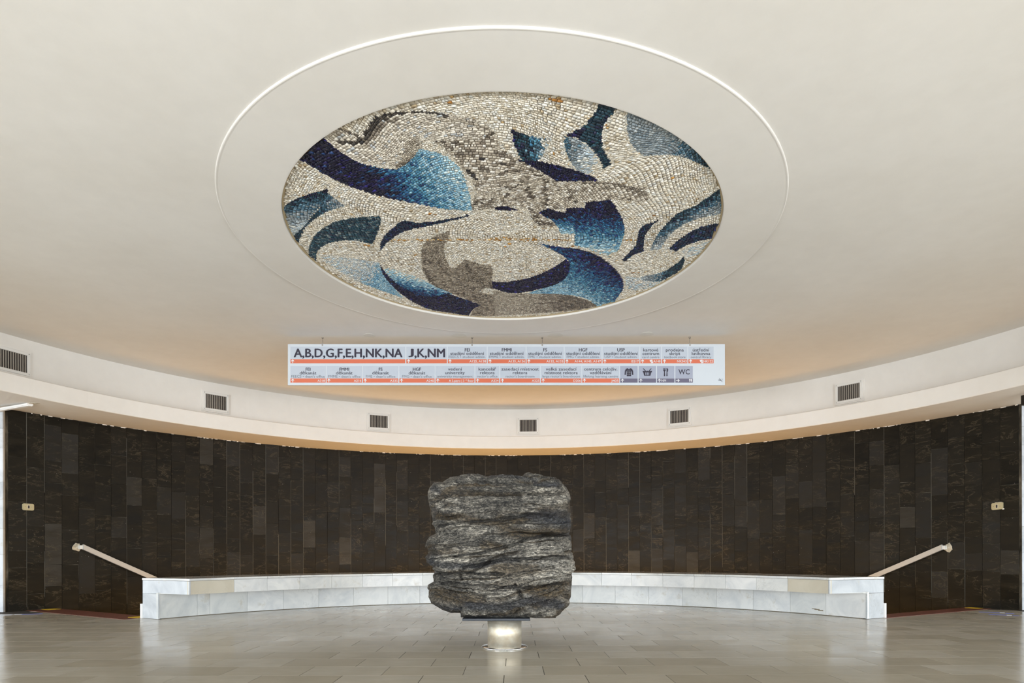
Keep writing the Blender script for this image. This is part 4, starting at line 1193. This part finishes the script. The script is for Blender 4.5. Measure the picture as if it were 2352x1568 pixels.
# drapery folds: long soft changes of tone between the drawn folds
fold = np.sin(0.16 * X + 0.25 * Y + 2.2 * np.sin(0.07 * X - 0.05 * Y)) + 0.6 * np.sin(0.31 * X - 0.2 * Y + 1.7)
for i, (n_, p, st, ln) in enumerate(SHAPES):
    if n_ in ('grey_drapery', 'grey_figure'):
        m_ = lab == i
        base = pal == PNAMES.index(st[0][1])
        pal[m_ & base & (fold > 0.75) & (rng.random(len(cc)) < .35)] = PNAMES.index('greylight' if n_ == 'grey_drapery' else 'greymid')
        pal[m_ & base & (fold < -0.85) & (rng.random(len(cc)) < .4)] = PNAMES.index('greymid' if n_ == 'grey_drapery' else 'greydark')
rust = (np.sin(0.11 * X + 1.3) * np.sin(0.13 * Y + 0.4) > 0.86) & (rng.random(len(cc)) < 0.12) & (lab < 0)
pal[rust] = PNAMES.index('rust')
colr = np.zeros((len(cc), 3))
for i, k_ in enumerate(PNAMES):
    m_ = pal == i
    if m_.any():
        colr[m_] = pal_cols[k_][np.minimum(np.searchsorted(pal_cum[k_], rng.random(m_.sum())), len(pal_cols[k_]) - 1)]
colr *= rng.uniform(0.90, 1.22, (len(cc), 1))
colr = np.clip(colr, 0, 0.92)

mosaic = thing('ceiling_mosaic', 'large round ceiling mosaic of ivory, grey and blue swirls set in a white plaster ring', 'mosaic', (MX, MY, MZ))
bed = MB().lathe([(0.0001, 0.013), (1.676, 0.013), (1.676, 0.02), (0.0001, 0.02)], 160).make('mortar_bed', MAT['mortar'], mosaic)
rimm = MB().lathe([(1.676, 0.012), (1.676, -0.004), (1.664, 0.002), (1.655, 0.012)], 200).make('mortar_edge', MAT['sand_mortar'], mosaic)

def tess_object(name, sel, label=None):
    q = cq[sel]
    n_ = len(q)
    top = np.zeros((n_, 4, 3))
    top[:, :, :2] = q / 100
    tilt = rng.normal(0, 0.0011, (n_, 1)) + rng.normal(0, 0.0009, (n_, 4))
    top[:, :, 2] = 0.0015 + tilt
    bot = top.copy()
    ctr = top[:, :, :2].mean(1, keepdims=True)
    bot[:, :, :2] = ctr + (top[:, :, :2] - ctr) * 1.06
    bot[:, :, 2] = 0.0135
    v = np.concatenate([top, bot], 1).reshape(-1, 3)
    base = np.arange(n_)[:, None] * 8
    fl = np.array([[0, 1, 2, 3], [0, 4, 5, 1], [1, 5, 6, 2], [2, 6, 7, 3], [3, 7, 4, 0]])
    # the lower face looks down (towards the room)
    f_ = (base[:, :, None] + fl[None]).reshape(-1, 4)
    me = bpy.data.meshes.new(name)
    me.vertices.add(len(v))
    me.vertices.foreach_set('co', v.ravel())
    me.loops.add(len(f_) * 4)
    me.loops.foreach_set('vertex_index', f_.ravel().astype(np.int32))
    me.polygons.add(len(f_))
    me.polygons.foreach_set('loop_start', np.arange(len(f_), dtype=np.int32) * 4)
    me.update(calc_edges=True)
    at = me.color_attributes.new('Col', 'FLOAT_COLOR', 'POINT')
    ca = np.ones((len(v), 4))
    ca[:, :3] = np.repeat(colr[sel], 8, axis=0)
    at.data.foreach_set('color', ca.ravel())
    a = top[:1]
    o = link(name, me, mosaic, MAT['tess'])
    nrm = np.cross(top[:, 1] - top[:, 0], top[:, 2] - top[:, 0])[:, 2]
    if np.median(nrm) > 0:
        me.flip_normals()
    o['kind'] = 'stuff'
    if label:
        o['label'] = label
    return o
LABELS = {'grey_wing': 'pale grey wing shape with a dark wavy outline', 'grey_drapery': 'grey folded drapery in the middle', 'blue_swoosh': 'wide swoosh from navy to sky blue on the left',
          'teal_flag': 'dark teal flag fading to ivory', 'dark_teal_blade': 'dark teal forked blade at the upper right', 'grey_blue_lens': 'grey blue lens beside the teal blade',
          'grey_blue_field': 'grey blue field at the upper right rim', 'navy_wedge': 'navy wedge over the grey arm', 'steel_arc': 'steel blue arc at the right rim',
          'dark_hook': 'dark blue hook on the right', 'blue_cone': 'navy to sky blue cone right of the middle', 'blue_fin': 'small blue fin', 'navy_sliver': 'thin navy sliver',
          'blue_body': 'blue body of the lower right swirl', 'navy_ring': 'navy ring of the lower swirl', 'steel_strip': 'steel blue strip at the left rim', 'sky_gradient': 'sky blue band above the navy tail',
          'navy_tail': 'navy tail at the lower left', 'grey_figure': 'grey crouching figure shape', 'grey_band': 'grey band at the lower rim'}
tess_object('ivory_ground', np.where(lab < 0)[0])
for i, (n_, p, st, ln) in enumerate(SHAPES):
    sel = np.where(lab == i)[0]
    if len(sel):
        tess_object(n_, sel, LABELS.get(n_))
# ================================================================== boulder on its steel pillar
def vnoise(x, y, z, seed=0):
    xi, yi, zi = np.floor(x).astype(np.int64), np.floor(y).astype(np.int64), np.floor(z).astype(np.int64)
    fx, fy, fz = x - xi, y - yi, z - zi
    fx, fy, fz = [t * t * (3 - 2 * t) for t in (fx, fy, fz)]
    def h(a, b, c):
        n_ = (a * 374761393 + b * 668265263 + c * 2147483647 + seed * 1274126177) & 0xffffffff
        n_ = ((n_ ^ (n_ >> 13)) * 1274126177) & 0xffffffff
        n_ = ((n_ ^ (n_ >> 16)) * 2246822519) & 0xffffffff
        return ((n_ ^ (n_ >> 15)) & 0xffff) / 65535.0
    r = 0
    for dx in (0, 1):
        for dy in (0, 1):
            for dz in (0, 1):
                w = (fx if dx else 1 - fx) * (fy if dy else 1 - fy) * (fz if dz else 1 - fz)
                r = r + w * h(xi + dx, yi + dy, zi + dz)
    return r * 2 - 1
def fbm(x, y, z, seed=0, o=4, gain=0.5):
    a, r, t = 1.0, 0, 0
    for k_ in range(o):
        r = r + a * vnoise(x, y, z, seed + 17 * k_)
        t += a
        x, y, z, a = x * 2.03, y * 2.03, z * 2.03, a * gain
    return r / t

sculpt = thing('rock_sculpture', 'dark layered boulder standing on a short round steel pillar in the middle of the hall', 'sculpture', (-0.065, 5.0, 0))
ol = np.array(ROCK_OUTLINE).reshape(-1, 2)
NU = 640
seg = np.linalg.norm(np.roll(ol, -1, 0) - ol, axis=1)
cum = np.concatenate([[0], np.cumsum(seg)])
tt = np.linspace(0, cum[-1], NU, endpoint=False)
olc = np.vstack([ol, ol[:1]])
out = np.stack([np.interp(tt, cum, olc[:, 0]), np.interp(tt, cum, olc[:, 1])], 1)
def blur(p, k_):
    r = np.zeros_like(p)
    w = 0
    for d in range(-k_, k_ + 1):
        ww = math.exp(-(d / (k_ / 2)) ** 2)
        r += ww * np.roll(p, d, 0)
        w += ww
    return r / w
out_s = blur(out, 34)
C = np.array([0.0, 0.78])
# the boulder's side profile: flat faces with rounded shoulders
phi = np.linspace(0, math.pi / 2, 2000)
ex = 2 / 4.2
rho = np.cos(phi) ** ex
dep = np.sin(phi) ** ex
rho[-1] = 0.0
L = np.concatenate([[0], np.cumsum(np.hypot(np.diff(rho) * 0.56, np.diff(dep) * 0.34))])
NS = 150
s_ = np.linspace(0, L[-1], NS)
rho_s, dep_s = np.interp(s_, L, rho), np.interp(s_, L, dep)
NB = 70
s_b = np.linspace(0, L[-1], NB)
rho_b, dep_b = np.interp(s_b, L, rho), np.interp(s_b, L, dep)
rho_all = np.concatenate([rho_b[::-1][:-1], rho_s])
dep_all = np.concatenate([-dep_b[::-1][:-1], dep_s])      # + is towards the viewer's side (-y)
rho_all = np.maximum(rho_all, 0.004)
k_ = np.clip((rho_all - 0.80) / 0.2, 0, 1)
k_ = (k_ * k_ * (3 - 2 * k_))[:, None, None]
base = C + rho_all[:, None, None] * ((out[None] * k_ + out_s[None] * (1 - k_)) - C)
tap = (1 - 0.075 * np.clip(dep_all, 0, 1) ** 1.5)[:, None]      # the front face is a little smaller than the middle
X3 = C[0] + (base[:, :, 0] - C[0]) * tap
Z3 = C[1] + (base[:, :, 1] - C[1]) * tap
Y3 = -(dep_all * 0.34)[:, None] * np.ones((1, NU))
# normal of the smooth body
rad = (out_s - C)
rl = np.linalg.norm(rad, axis=1, keepdims=True)
rad = rad / rl
nr = (np.abs(rho_all) ** 3.2)[:, None] / rl[:, 0][None]
nd = (np.sign(dep_all) * np.abs(dep_all) ** 3.2)[:, None] / 0.34 * np.ones((1, NU))
ln_ = np.sqrt(nr ** 2 + nd ** 2) + 1e-9
NX, NZ, NY = rad[None, :, 0] * nr / ln_, rad[None, :, 1] * nr / ln_, -nd / ln_
# bedding coordinate: layers dip slightly and wave
wob = 0.055 * fbm(X3 * 1.5, Y3 * 1.5, Z3 * 1.5, 3, 3) + 0.022 * fbm(X3 * 5, Y3 * 5, Z3 * 5, 4, 2)
q = Z3 - 0.055 * X3 - 0.07 * np.maximum(X3, 0) + 0.035 * np.sin(4.2 * X3 + 4.0 * Z3 + 0.9) + wob
def strata(freq, xs, seed, sharp, block=0.0):
    """stacked slabs: every layer has its own offset, with sharp steps between layers and broken ends along them"""
    t = q * freq + 0.8 * fbm(X3 * xs, Y3 * xs, q * freq * 0.25, seed + 5, 2)
    i = np.floor(t)
    fr = t - i
    def lay(k):
        sft = vnoise(k * 0.37 + 5.5, k * 0.71, k * 1.3, seed + 9) * 4
        h = vnoise(X3 * xs + k * 7.13, Y3 * xs + k * 3.7, k * 1.0, seed)
        if block:
            u = X3 * xs * 1.1 + Y3 * xs * 0.6 + sft + 0.35 * vnoise(X3 * 6, Y3 * 6, Z3 * 9, seed + 2)
            bi = np.floor(u)
            e_ = np.clip((u - bi - 0.94) / 0.06, 0, 1)
            b0 = vnoise(bi * 3.17 + 0.5, k * 2.3 + 0.5, k * 0.9, seed + 3)
            b1 = vnoise((bi + 1) * 3.17 + 0.5, k * 2.3 + 0.5, k * 0.9, seed + 3)
            h = h * (1 - block) + block * (b0 * (1 - e_) + b1 * e_)
        return h
    e = np.clip((fr - (1 - sharp)) / sharp, 0, 1)
    e = e * e * (3 - 2 * e)
    return lay(i) * (1 - e) + lay(i + 1) * e, fr, i
a1, f1, i1 = strata(6.0, 1.5, 21, 0.12, 0.35)
a2, f2, i2 = strata(15.0, 2.6, 42, 0.14, 0.45)
a3, f3, i3 = strata(38.0, 5.0, 77, 0.2, 0.4)
iso = fbm(X3 * 8, Y3 * 8, Z3 * 11, 9, 4, 0.6)
fine = fbm(X3 * 34, Y3 * 34, Z3 * 55, 19, 3, 0.65)
D = 0.050 * a1 + 0.034 * a2 + 0.014 * a3 + 0.016 * iso + 0.013 * fine
# open seams between some layers
gate1 = np.clip((vnoise(X3 * 2.2, Y3 * 2.2, i1 * 1.9 + 0.5, 61) + 0.1) * 4, 0, 1)
gate2 = np.clip((vnoise(X3 * 3.5, Y3 * 3.5, i2 * 1.9 + 0.5, 62) - 0.1) * 4, 0, 1)
cr1 = np.clip(1 - np.abs(f1 - 0.93) / 0.10, 0, 1)
cr2 = np.clip(1 - np.abs(f2 - 0.92) / 0.09, 0, 1)
D -= 0.055 * gate1 * cr1 + 0.022 * gate2 * cr2
# seams, cracks and pale lenses that this boulder shows on its face
front = np.clip(dep_all * 2.5 - 0.2, 0, 1)[:, None]
wx = X3 + 0.012 * fbm(X3 * 11, Y3 * 11, Z3 * 11, 201, 3)
wz = Z3 + 0.014 * fbm(X3 * 13, Y3 * 13, Z3 * 13, 207, 3)
bands = {k: np.zeros_like(X3) for k in ('brown', 'blue', 'crack', 'pale')}
for cname, pts in ROCK_BANDS:
    pts = np.array(pts).reshape(-1, 3)
    for a, b in zip(pts[:-1], pts[1:]):
        d = b[:2] - a[:2]
        t = np.clip(((wx - a[0]) * d[0] + (wz - a[1]) * d[1]) / (d @ d), 0, 1)
        r = np.hypot(wx - a[0] - t * d[0], wz - a[1] - t * d[1]) / (a[2] + (b[2] - a[2]) * t)
        bands[cname] = np.maximum(bands[cname], np.clip(1.7 - r, 0, 1))
for k in bands:
    bands[k] = bands[k] * front
D += -0.016 * bands['brown'] - 0.006 * bands['blue'] - 0.022 * bands['crack'] + 0.012 * bands['pale']
fade = 0.10 + 0.90 * np.clip(np.abs(dep_all) / 0.7, 0, 1)[:, None]
D = D * fade
X3 += NX * D
Y3 += NY * D
Z3 += NZ * D
Z3 = np.maximum(Z3, 0.243)
# colour by layer: grey gneiss, pale quartz bands, brown iron-stained seams, blue-black mica
cg = fbm(X3 * 2.0, Y3 * 2.0, q * 13, 101, 4, 0.6)
sp = fbm(X3 * 26, Y3 * 26, q * 80, 113, 4, 0.8)
sp2 = fbm(X3 * 60, Y3 * 60, q * 120, 117, 2, 0.8)
pal_ = fbm(X3 * 1.4 + 3, Y3 * 1.4, q * 6, 131, 3)
low = np.clip((0.92 - Z3) / 0.25, 0, 1) * np.clip((Z3 - 0.33) / 0.10, 0, 1) * np.clip(0.55 + X3 * 0.9 + 0.8 * pal_, 0, 1)
tone = 0.44 + 0.50 * cg + 0.55 * sp + 0.35 * sp2 + 0.20 * a2 + 0.30 * low + 0.02
c_dark, c_mid, c_pale = np.array((0.014, 0.014, 0.014)), np.array((0.115, 0.106, 0.090)), np.array((0.40, 0.37, 0.315))
t = np.clip(tone, 0, 1)[..., None]
Cc = np.where(t < 0.5, c_dark + (c_mid - c_dark) * t * 2, c_mid + (c_pale - c_mid) * (t * 2 - 1))
seam = np.clip((fbm(X3 * 1.7, Y3 * 1.7, q * 15, 151, 3) - 0.17) * 7, 0, 1)
seam = np.maximum(seam, np.maximum(gate1 * np.clip(cr1 * 2, 0, 1), gate2 * np.clip(cr2 * 1.5, 0, 1)))
seam = seam * np.clip(0.75 + 0.6 * sp, 0.25, 1)
Cc = Cc * (1 - 0.88 * seam[..., None]) + np.array((0.060, 0.036, 0.011)) * 0.88 * seam[..., None]
mica = np.clip((fbm(X3 * 1.8 + 9, Y3 * 1.8, q * 10, 171, 3) - 0.2) * 6, 0, 1) * (1 - 0.7 * low)
Cc = Cc * (1 - 0.7 * mica[..., None]) + np.array((0.020, 0.025, 0.036)) * 0.7 * mica[..., None] * np.clip(1 + sp, 0.3, 2)[..., None]
rag = np.clip(0.8 + 0.7 * sp + 0.3 * cg, 0.1, 1)
for k, colr_, am in (('pale', (0.36, 0.335, 0.285), 0.62), ('brown', (0.058, 0.036, 0.012), 0.85), ('blue', (0.022, 0.026, 0.036), 0.85), ('crack', (0.010, 0.009, 0.008), 0.9)):
    w_ = (am * bands[k] * rag)[..., None]
    Cc = Cc * (1 - w_) + np.array(colr_) * w_ * (1 + 0.5 * np.clip(sp2, -1, 1))[..., None]
Cc = np.clip(Cc * 1.2, 0.006, 0.7)
NR = len(rho_all)
vid = np.arange(NR * NU).reshape(NR, NU)
v = np.stack([X3, Y3, Z3], -1).reshape(-1, 3)
fq = np.stack([vid[:-1], np.roll(vid, -1, 1)[:-1], np.roll(vid, -1, 1)[1:], vid[1:]], -1).reshape(-1, 4)
me = bpy.data.meshes.new('boulder')
me.vertices.add(len(v))
me.vertices.foreach_set('co', v.ravel())
nl = len(fq) * 4 + 2 * NU
me.loops.add(nl)
me.loops.foreach_set('vertex_index', np.concatenate([fq.ravel(), vid[-1], vid[0][::-1]]).astype(np.int32))
me.polygons.add(len(fq) + 2)
me.polygons.foreach_set('loop_start', np.concatenate([np.arange(len(fq)) * 4, [len(fq) * 4, len(fq) * 4 + NU]]).astype(np.int32))
me.update(calc_edges=True)
at = me.color_attributes.new('Col', 'FLOAT_COLOR', 'POINT')
ca = np.ones((len(v), 4))
ca[:, :3] = Cc.reshape(-1, 3)
at.data.foreach_set('color', ca.ravel())
bm = bmesh.new()
bm.from_mesh(me)
bmesh.ops.recalc_face_normals(bm, faces=bm.faces[:])
bm.to_mesh(me)
bm.free()
boulder = link('boulder', me, sculpt, MAT['rock'])
for p_ in me.polygons:
    p_.use_smooth = False
MB().box(-0.318, 0.196, -0.19, 0.19, 0.227, 0.245).make('support_plate', MAT['dark_steel'], sculpt, bevel=0.003)
pillar = MB().lathe([(0.0001, 0.228), (0.133, 0.228), (0.133, 0.012), (0.0001, 0.012)], 64).make('pillar', MAT['steel'], sculpt, smooth=False)
for p_ in pillar.data.polygons:
    p_.use_smooth = abs(p_.normal.z) < 0.5
MB().lathe([(0.132, 0.016), (0.150, 0.013), (0.172, 0.013), (0.179, 0.009), (0.181, 0.004), (0.179, 0.0), (0.132, 0.0)], 72).make('base_flange', MAT['chrome'], sculpt, smooth=True)
# ================================================================== hanging direction sign
SX = 7.366 / 1460.8
sign = thing('direction_sign', 'long white hanging direction sign with orange bars and black Czech lettering', 'sign', (-0.067, 7.366, 2.92))
sign.rotation_euler = (0, 0.0021, 0)
def sx(px):
    return (px - 1164.0) * SX
def sz(py):
    return (837.3 - py) * SX
MB().box(sx(662), sx(1665.5), -0.004, 0.012, sz(884.5), sz(790)).make('panel', MAT['sign'], sign, bevel=0.0015)
def text(body, mat, parent, px, py, size, align='CENTER', bold=0.0, width=None, maxw=None, cap=None):
    """px, py: where the baseline sits, in drawing units of the sign; size in units of cap height"""
    c = bpy.data.curves.new('lettering', 'FONT')
    c.body = body
    c.size = size * SX / 0.686
    c.align_x = align
    c.resolution_u = 3
    c.extrude = 0.0004
    o = bpy.data.objects.new('lettering', c)
    COL.objects.link(o)
    bpy.context.view_layer.update()
    me = bpy.data.meshes.new_from_object(o.evaluated_get(bpy.context.evaluated_depsgraph_get()))
    bpy.data.objects.remove(o)
    bpy.data.curves.remove(c)
    n_ = len(me.vertices)
    co = np.empty(n_ * 3)
    me.vertices.foreach_get('co', co)
    co = co.reshape(-1, 3)
    w = co[:, 0].max() - co[:, 0].min()
    k_ = 1.0
    if width:
        k_ = width * SX / w
    elif maxw and w > maxw * SX:
        k_ = maxw * SX / w
    if bold:                                 # heavier strokes: the outline repeated a hair to either side
        fc = [tuple(p.vertices) for p in me.polygons]
        dx = bold * size * SX / 0.686
        allv = np.concatenate([co + np.array((d, e, z_)) for d, e, z_ in ((-dx, 0, 0), (dx, 0, 0.00015), (0, -dx * .5, 0.0003), (0, dx * .5, 0.00045))])
        allf = [tuple(i + k * n_ for i in f_) for k in range(4) for f_ in fc]
        bpy.data.meshes.remove(me)
        me = mesh('lettering', allv, allf)
        co = allv
        n_ = len(co)
        w = co[:, 0].max() - co[:, 0].min()
    k_ = width * SX / w if width else (maxw * SX / w if maxw and w > maxw * SX else 1.0)
    if cap:                                  # letters that would hang below the baseline
        co = co.copy()
        co[:, 1] = (co[:, 1] - co[:, 1].min()) * cap * SX / (co[:, 1].max() - co[:, 1].min())
    x0 = {'CENTER': (co[:, 0].max() + co[:, 0].min()) / 2, 'LEFT': co[:, 0].min(), 'RIGHT': co[:, 0].max()}[align]
    new = np.stack([(co[:, 0] - x0) * k_ + sx(px), -0.0067 - co[:, 2], co[:, 1] + sz(py)], 1)
    me.vertices.foreach_set('co', new.ravel())
    me.update()
    me.materials.clear()
    return link('lettering', me, parent, mat)
def glyph(name, polys, mat, parent, y=-0.0068):
    mb = MB()
    for p in polys:
        p = [(sx(a), sz(b)) for a, b in p]
        if sum(p[i][0] * p[(i + 1) % len(p)][1] - p[(i + 1) % len(p)][0] * p[i][1] for i in range(len(p))) < 0:
            p = p[::-1]
        mb.prism(p, y, -0.005, 'y')
    return mb.make(name, mat, parent)
def arrow(cell, x, y, right=False):
    pts = [(0, -4.4), (3.7, -0.6), (2.6, 0.6), (0.85, -1.2), (0.85, 4.0), (-0.85, 4.0), (-0.85, -1.2), (-2.6, 0.6), (-3.7, -0.6)]
    if right:
        pts = [(-b_, a_) for a_, b_ in pts]
    return glyph('arrow', [[(x + a_, y + b_) for a_, b_ in pts]], MAT['ink_white'], cell)
def cell(x0, x1, row, kind='o'):
    y0, y1, b0, b1 = ((796.3, 824.2, 825.0, 834.4), (840.6, 868.6, 869.2, 878.8))[row]
    c = MB().box(sx(x0), sx(x1), -0.0052, -0.0035, sz(y1), sz(y0)).make('direction_field', MAT['sign_cell' if kind == 'o' else 'sign_lilac'], sign)
    MB().box(sx(x0), sx(x1), -0.0056, -0.0035, sz(b1), sz(b0)).make('colour_bar', MAT['sign_orange' if kind == 'o' else 'sign_purple'], c)
    arrow(c, x0 + 5.2, (b0 + b1) / 2, False) if kind != 'r' else arrow(c, x0 + 5.6, (b0 + b1) / 2, True)
    return c
def room(c, x1, row, s, w=None):
    text(s, MAT['ink_white'], c, x1 - 1.6, (832.4, 876.8)[row], 5.0, 'RIGHT', 0.012, w)
c = cell(668.2, 931.5, 0)
text('A,B,D,G,F,E,H,NK,NA', MAT['ink'], c, 800.6, 820.3, 19.2, 'CENTER', 0.030, 250)
c = cell(934.2, 1026.9, 0)
text('J', MAT['ink'], c, 938.7, 820.3, 19.2, 'LEFT', 0.030, 12.5, cap=19.2)
text(',K,NM', MAT['ink'], c, 952.6, 820.3, 19.2, 'LEFT', 0.030, 70.5)
for x0, x1, a, b_, r in ((1029.3, 1118.6, 'FEI', 'FEECS', 'A125, A138'), (1121.1, 1208.0, 'FMMI', 'FMME', 'A135, A136'), (1210.2, 1295.4, 'FS', 'FME', 'A132, A133'),
                        (1297.6, 1382.2, 'HGF', 'FMG', 'A144, A145, A147'), (1384.6, 1469.0, 'USP', 'USP', 'B217')):
    c = cell(x0, x1, 0)
    m_ = (x0 + x1) / 2
    text(a, MAT['ink'], c, m_, 807.2, 7.2, 'CENTER', 0.018)
    text('studijní oddělení', MAT['ink'], c, m_, 815.2, 7.0, 'CENTER', 0.004, 77.5)
    text(b_ + ' • student admin.', MAT['ink_grey'], c, m_, 822.6, 5.6, 'CENTER', 0.0, {5: 84.5, 4: 81, 3: 75.5}[len(b_)] )
    room(c, x1, 0, r, {10: 38, 16: 60.5, 4: 16.5}[len(r)])
for x0, x1, a, b_, d, r, w in ((1471.2, 1519.0, 'kartové', 'centrum', 'card centre', 'A148', (34.5, 38, 39)), (1521.4, 1579.1, 'prodejna', 'skript', 'textbook store', 'NK043', (41, 25, 49)), (1581.5, 1639.4, 'ústřední', 'knihovna', 'central library', 'NK122', (38, 42, 47))):
    c = cell(x0, x1, 0)
    m_ = (x0 + x1) / 2
    text(a, MAT['ink'], c, m_, 807.2, 7.0, 'CENTER', 0.004, w[0])
    text(b_, MAT['ink'], c, m_, 815.4, 7.0, 'CENTER', 0.004, w[1])
    text(d, MAT['ink_grey'], c, m_, 822.8, 5.6, 'CENTER', 0.0, w[2])
    room(c, x1, 0, r, {4: 16.5, 5: 22}[len(r)])
    if r != 'NK043':
        X_ = x1 - (26.5 if r == 'A148' else 32)
        glyph('card_symbol', [[(X_, 827.2), (X_ + 6.0, 826.0), (X_ + 7.2, 830.2), (X_ + 1.4, 831.6)], [(X_ + 3.0, 831.9), (X_ + 7.6, 830.8), (X_ + 8.0, 833.6), (X_ + 3.4, 833.8)]], MAT['ink_white'], c)
for x0, x1, a, b_, r in ((668.2, 749.0, 'FEI', 'FEECS', 'A318'), (751.2, 832.3, 'FMMI', 'FMME', 'A216'), (834.5, 915.6, 'FS', 'FME', 'A335'), (917.9, 998.9, 'HGF', 'FMG', 'A240')):
    c = cell(x0, x1, 1)
    m_ = (x0 + x1) / 2
    text(a, MAT['ink'], c, m_, 851.6, 7.0, 'CENTER', 0.018)
    text('děkanát', MAT['ink'], c, m_, 859.8, 6.9, 'CENTER', 0.004, 38)
    text(b_ + ' • dean’s office', MAT['ink_grey'], c, m_, 867.3, 5.6, 'CENTER', 0.0, {5: 77, 4: 74, 3: 67.5}[len(b_)])
    room(c, x1, 1, r, 17)
for x0, x1, a, b_, d, r, w in ((1001.2, 1090.4, 'vedení', 'univerzity', 'university management', '', (32, 45, 81)), (1092.7, 1147.3, 'kancelář', 'rektora', 'rector’s office', 'A324', (40, 33, 46.5)),
                              (1149.7, 1240.7, 'zasedací místnost', 'rektora', 'rector’s boardroom', 'A325', (86, 33, 66)), (1243.0, 1336.0, 'velká zasedací', 'místnost rektora', 'large rector’s boardroom', 'D206', (70.5, 76, 86)),
                              (1337.7, 1422.9, 'centrum celoživ.', 'vzdělávání', 'lifelong learning centre', 'J405', (76, 50, 79))):
    c = cell(x0, x1, 1)
    m_ = (x0 + x1) / 2
    text(a, MAT['ink'], c, m_, 851.0, 6.9, 'CENTER', 0.004, w[0])
    text(b_, MAT['ink'], c, m_, 859.2, 6.9, 'CENTER', 0.004, w[1])
    text(d, MAT['ink_grey'], c, m_, 866.9, 5.6, 'CENTER', 0.0, w[2])
    if r:
        room(c, x1, 1, r, 17)
    else:
        text('A 3.patro | 3', MAT['ink_white'], c, x1 - 23.5, 876.8, 5.0, 'RIGHT', 0.012, 35)
        text('rd', MAT['ink_white'], c, x1 - 19.2, 874.0, 2.8, 'CENTER', 0.012)
        text('floor', MAT['ink_white'], c, x1 - 1.6, 876.8, 5.0, 'RIGHT', 0.012, 14)
# pictogram fields
c = cell(1424.9, 1465.0, 1, 'l')
K = 260 / 2352
def gp(pts):
    return [(1420 + a_ * K, 835 + b_ * K) for a_, b_ in pts]
def gdisc(x, y, r, n_=10):
    return gp([(x + r * math.cos(2 * math.pi * i / n_), y + r * math.sin(2 * math.pi * i / n_)) for i in range(n_)])
glyph('coat_symbol', [gp([(200, 95), (227, 122), (252, 95), (290, 110), (312, 150), (318, 235), (292, 235), (284, 165), (272, 160), (272, 262), (180, 262), (180, 160), (168, 165), (160, 235), (135, 235), (142, 150), (162, 112)])], MAT['ink'], c)
glyph('coat_button', [gdisc(x, y, 8) for x in (207, 246) for y in (157, 189, 222)], MAT['sign'], c, -0.0072)
c = cell(1467.2, 1507.4, 1, 'l')
glyph('basket_symbol', [gp([(512, 152), (590, 158), (596, 150), (618, 150), (624, 158), (706, 152), (703, 178), (690, 184), (672, 252), (542, 252), (524, 184), (513, 178)]),
                        gp([(524, 98), (580, 148), (568, 160), (515, 108)]), gp([(686, 98), (697, 108), (648, 160), (634, 150)])], MAT['ink'], c)
glyph('basket_gap', [gp([(x, 184), (x + 16, 184), (x + 15, 240), (x + 2, 240)]) for x in (568, 599, 630)], MAT['sign_lilac'], c, -0.0072)
c = cell(1509.6, 1549.5, 1, 'l')
glyph('fork_symbol', [gp([(937, 92), (946, 92), (949, 128), (958, 128), (959, 92), (968, 92), (969, 128), (978, 128), (982, 92), (991, 92), (988, 150), (972, 168), (978, 255), (964, 264), (951, 255), (956, 168), (940, 150)])], MAT['ink'], c)
glyph('knife_symbol', [gp([(1006, 92), (1028, 100), (1042, 128), (1036, 162), (1024, 180), (1028, 255), (1015, 264), (1003, 255), (1008, 180)])], MAT['ink'], c)
text('NM', MAT['ink_white'], c, 1519.3, 876.6, 5.2, 'LEFT', 0.012, 11)
c = cell(1551.7, 1591.6, 1, 'r')
text('WC', MAT['ink'], c, 1571.6, 859.6, 11.2, 'CENTER', 0.010, 25.5)
glyph('woman_symbol', [gp([(1491, 316), (1505, 326), (1508, 346), (1499, 356), (1500, 380), (1482, 380), (1483, 356), (1473, 346), (1477, 326)])], MAT['ink_white'], c)
glyph('man_symbol', [gp([(1524, 316), (1537, 330), (1537, 352), (1529, 380), (1518, 380), (1511, 352), (1511, 330)])], MAT['ink_white'], c)
mu = glyph('mute_symbol', [gp([(2078, 336), (2098, 336), (2120, 330), (2146, 348), (2144, 358), (2118, 350), (2098, 348), (2078, 346)]), gp([(2096, 306), (2103, 304), (2170, 378), (2164, 384)]),
                           gp([(2146, 322), (2164, 312), (2164, 315), (2148, 325)]), gp([(2152, 332), (2176, 320), (2176, 324), (2154, 336)]), gp([(2152, 342), (2174, 340), (2174, 345), (2152, 346)])], MAT['ink'], sign, -0.0052)
# wires, clips and ceiling hooks
for px in (741.5, 1085, 1246, 1585):
    x = sx(px)
    zt = 3.246 - 2.92
    cbl = MB().tube([(x, 0.004, sz(790)), (x, 0.004, zt)], 0.0016, 6).make('hanging_wire', MAT['dark_steel'], sign)
    MB().box(x - 0.008, x + 0.008, -0.008, 0.016, sz(794.5), sz(788.2)).make('clip', MAT['chrome'], cbl, bevel=0.001)
    MB().tube([(x - 0.009, 0.004, zt + 0.001), (x - 0.009, 0.004, zt - 0.014), (x - 0.004, 0.004, zt - 0.024), (x + 0.004, 0.004, zt - 0.024), (x + 0.009, 0.004, zt - 0.014), (x + 0.009, 0.004, zt + 0.001)], 0.0022, 6).make('ceiling_hook', MAT['dark_steel'], cbl)
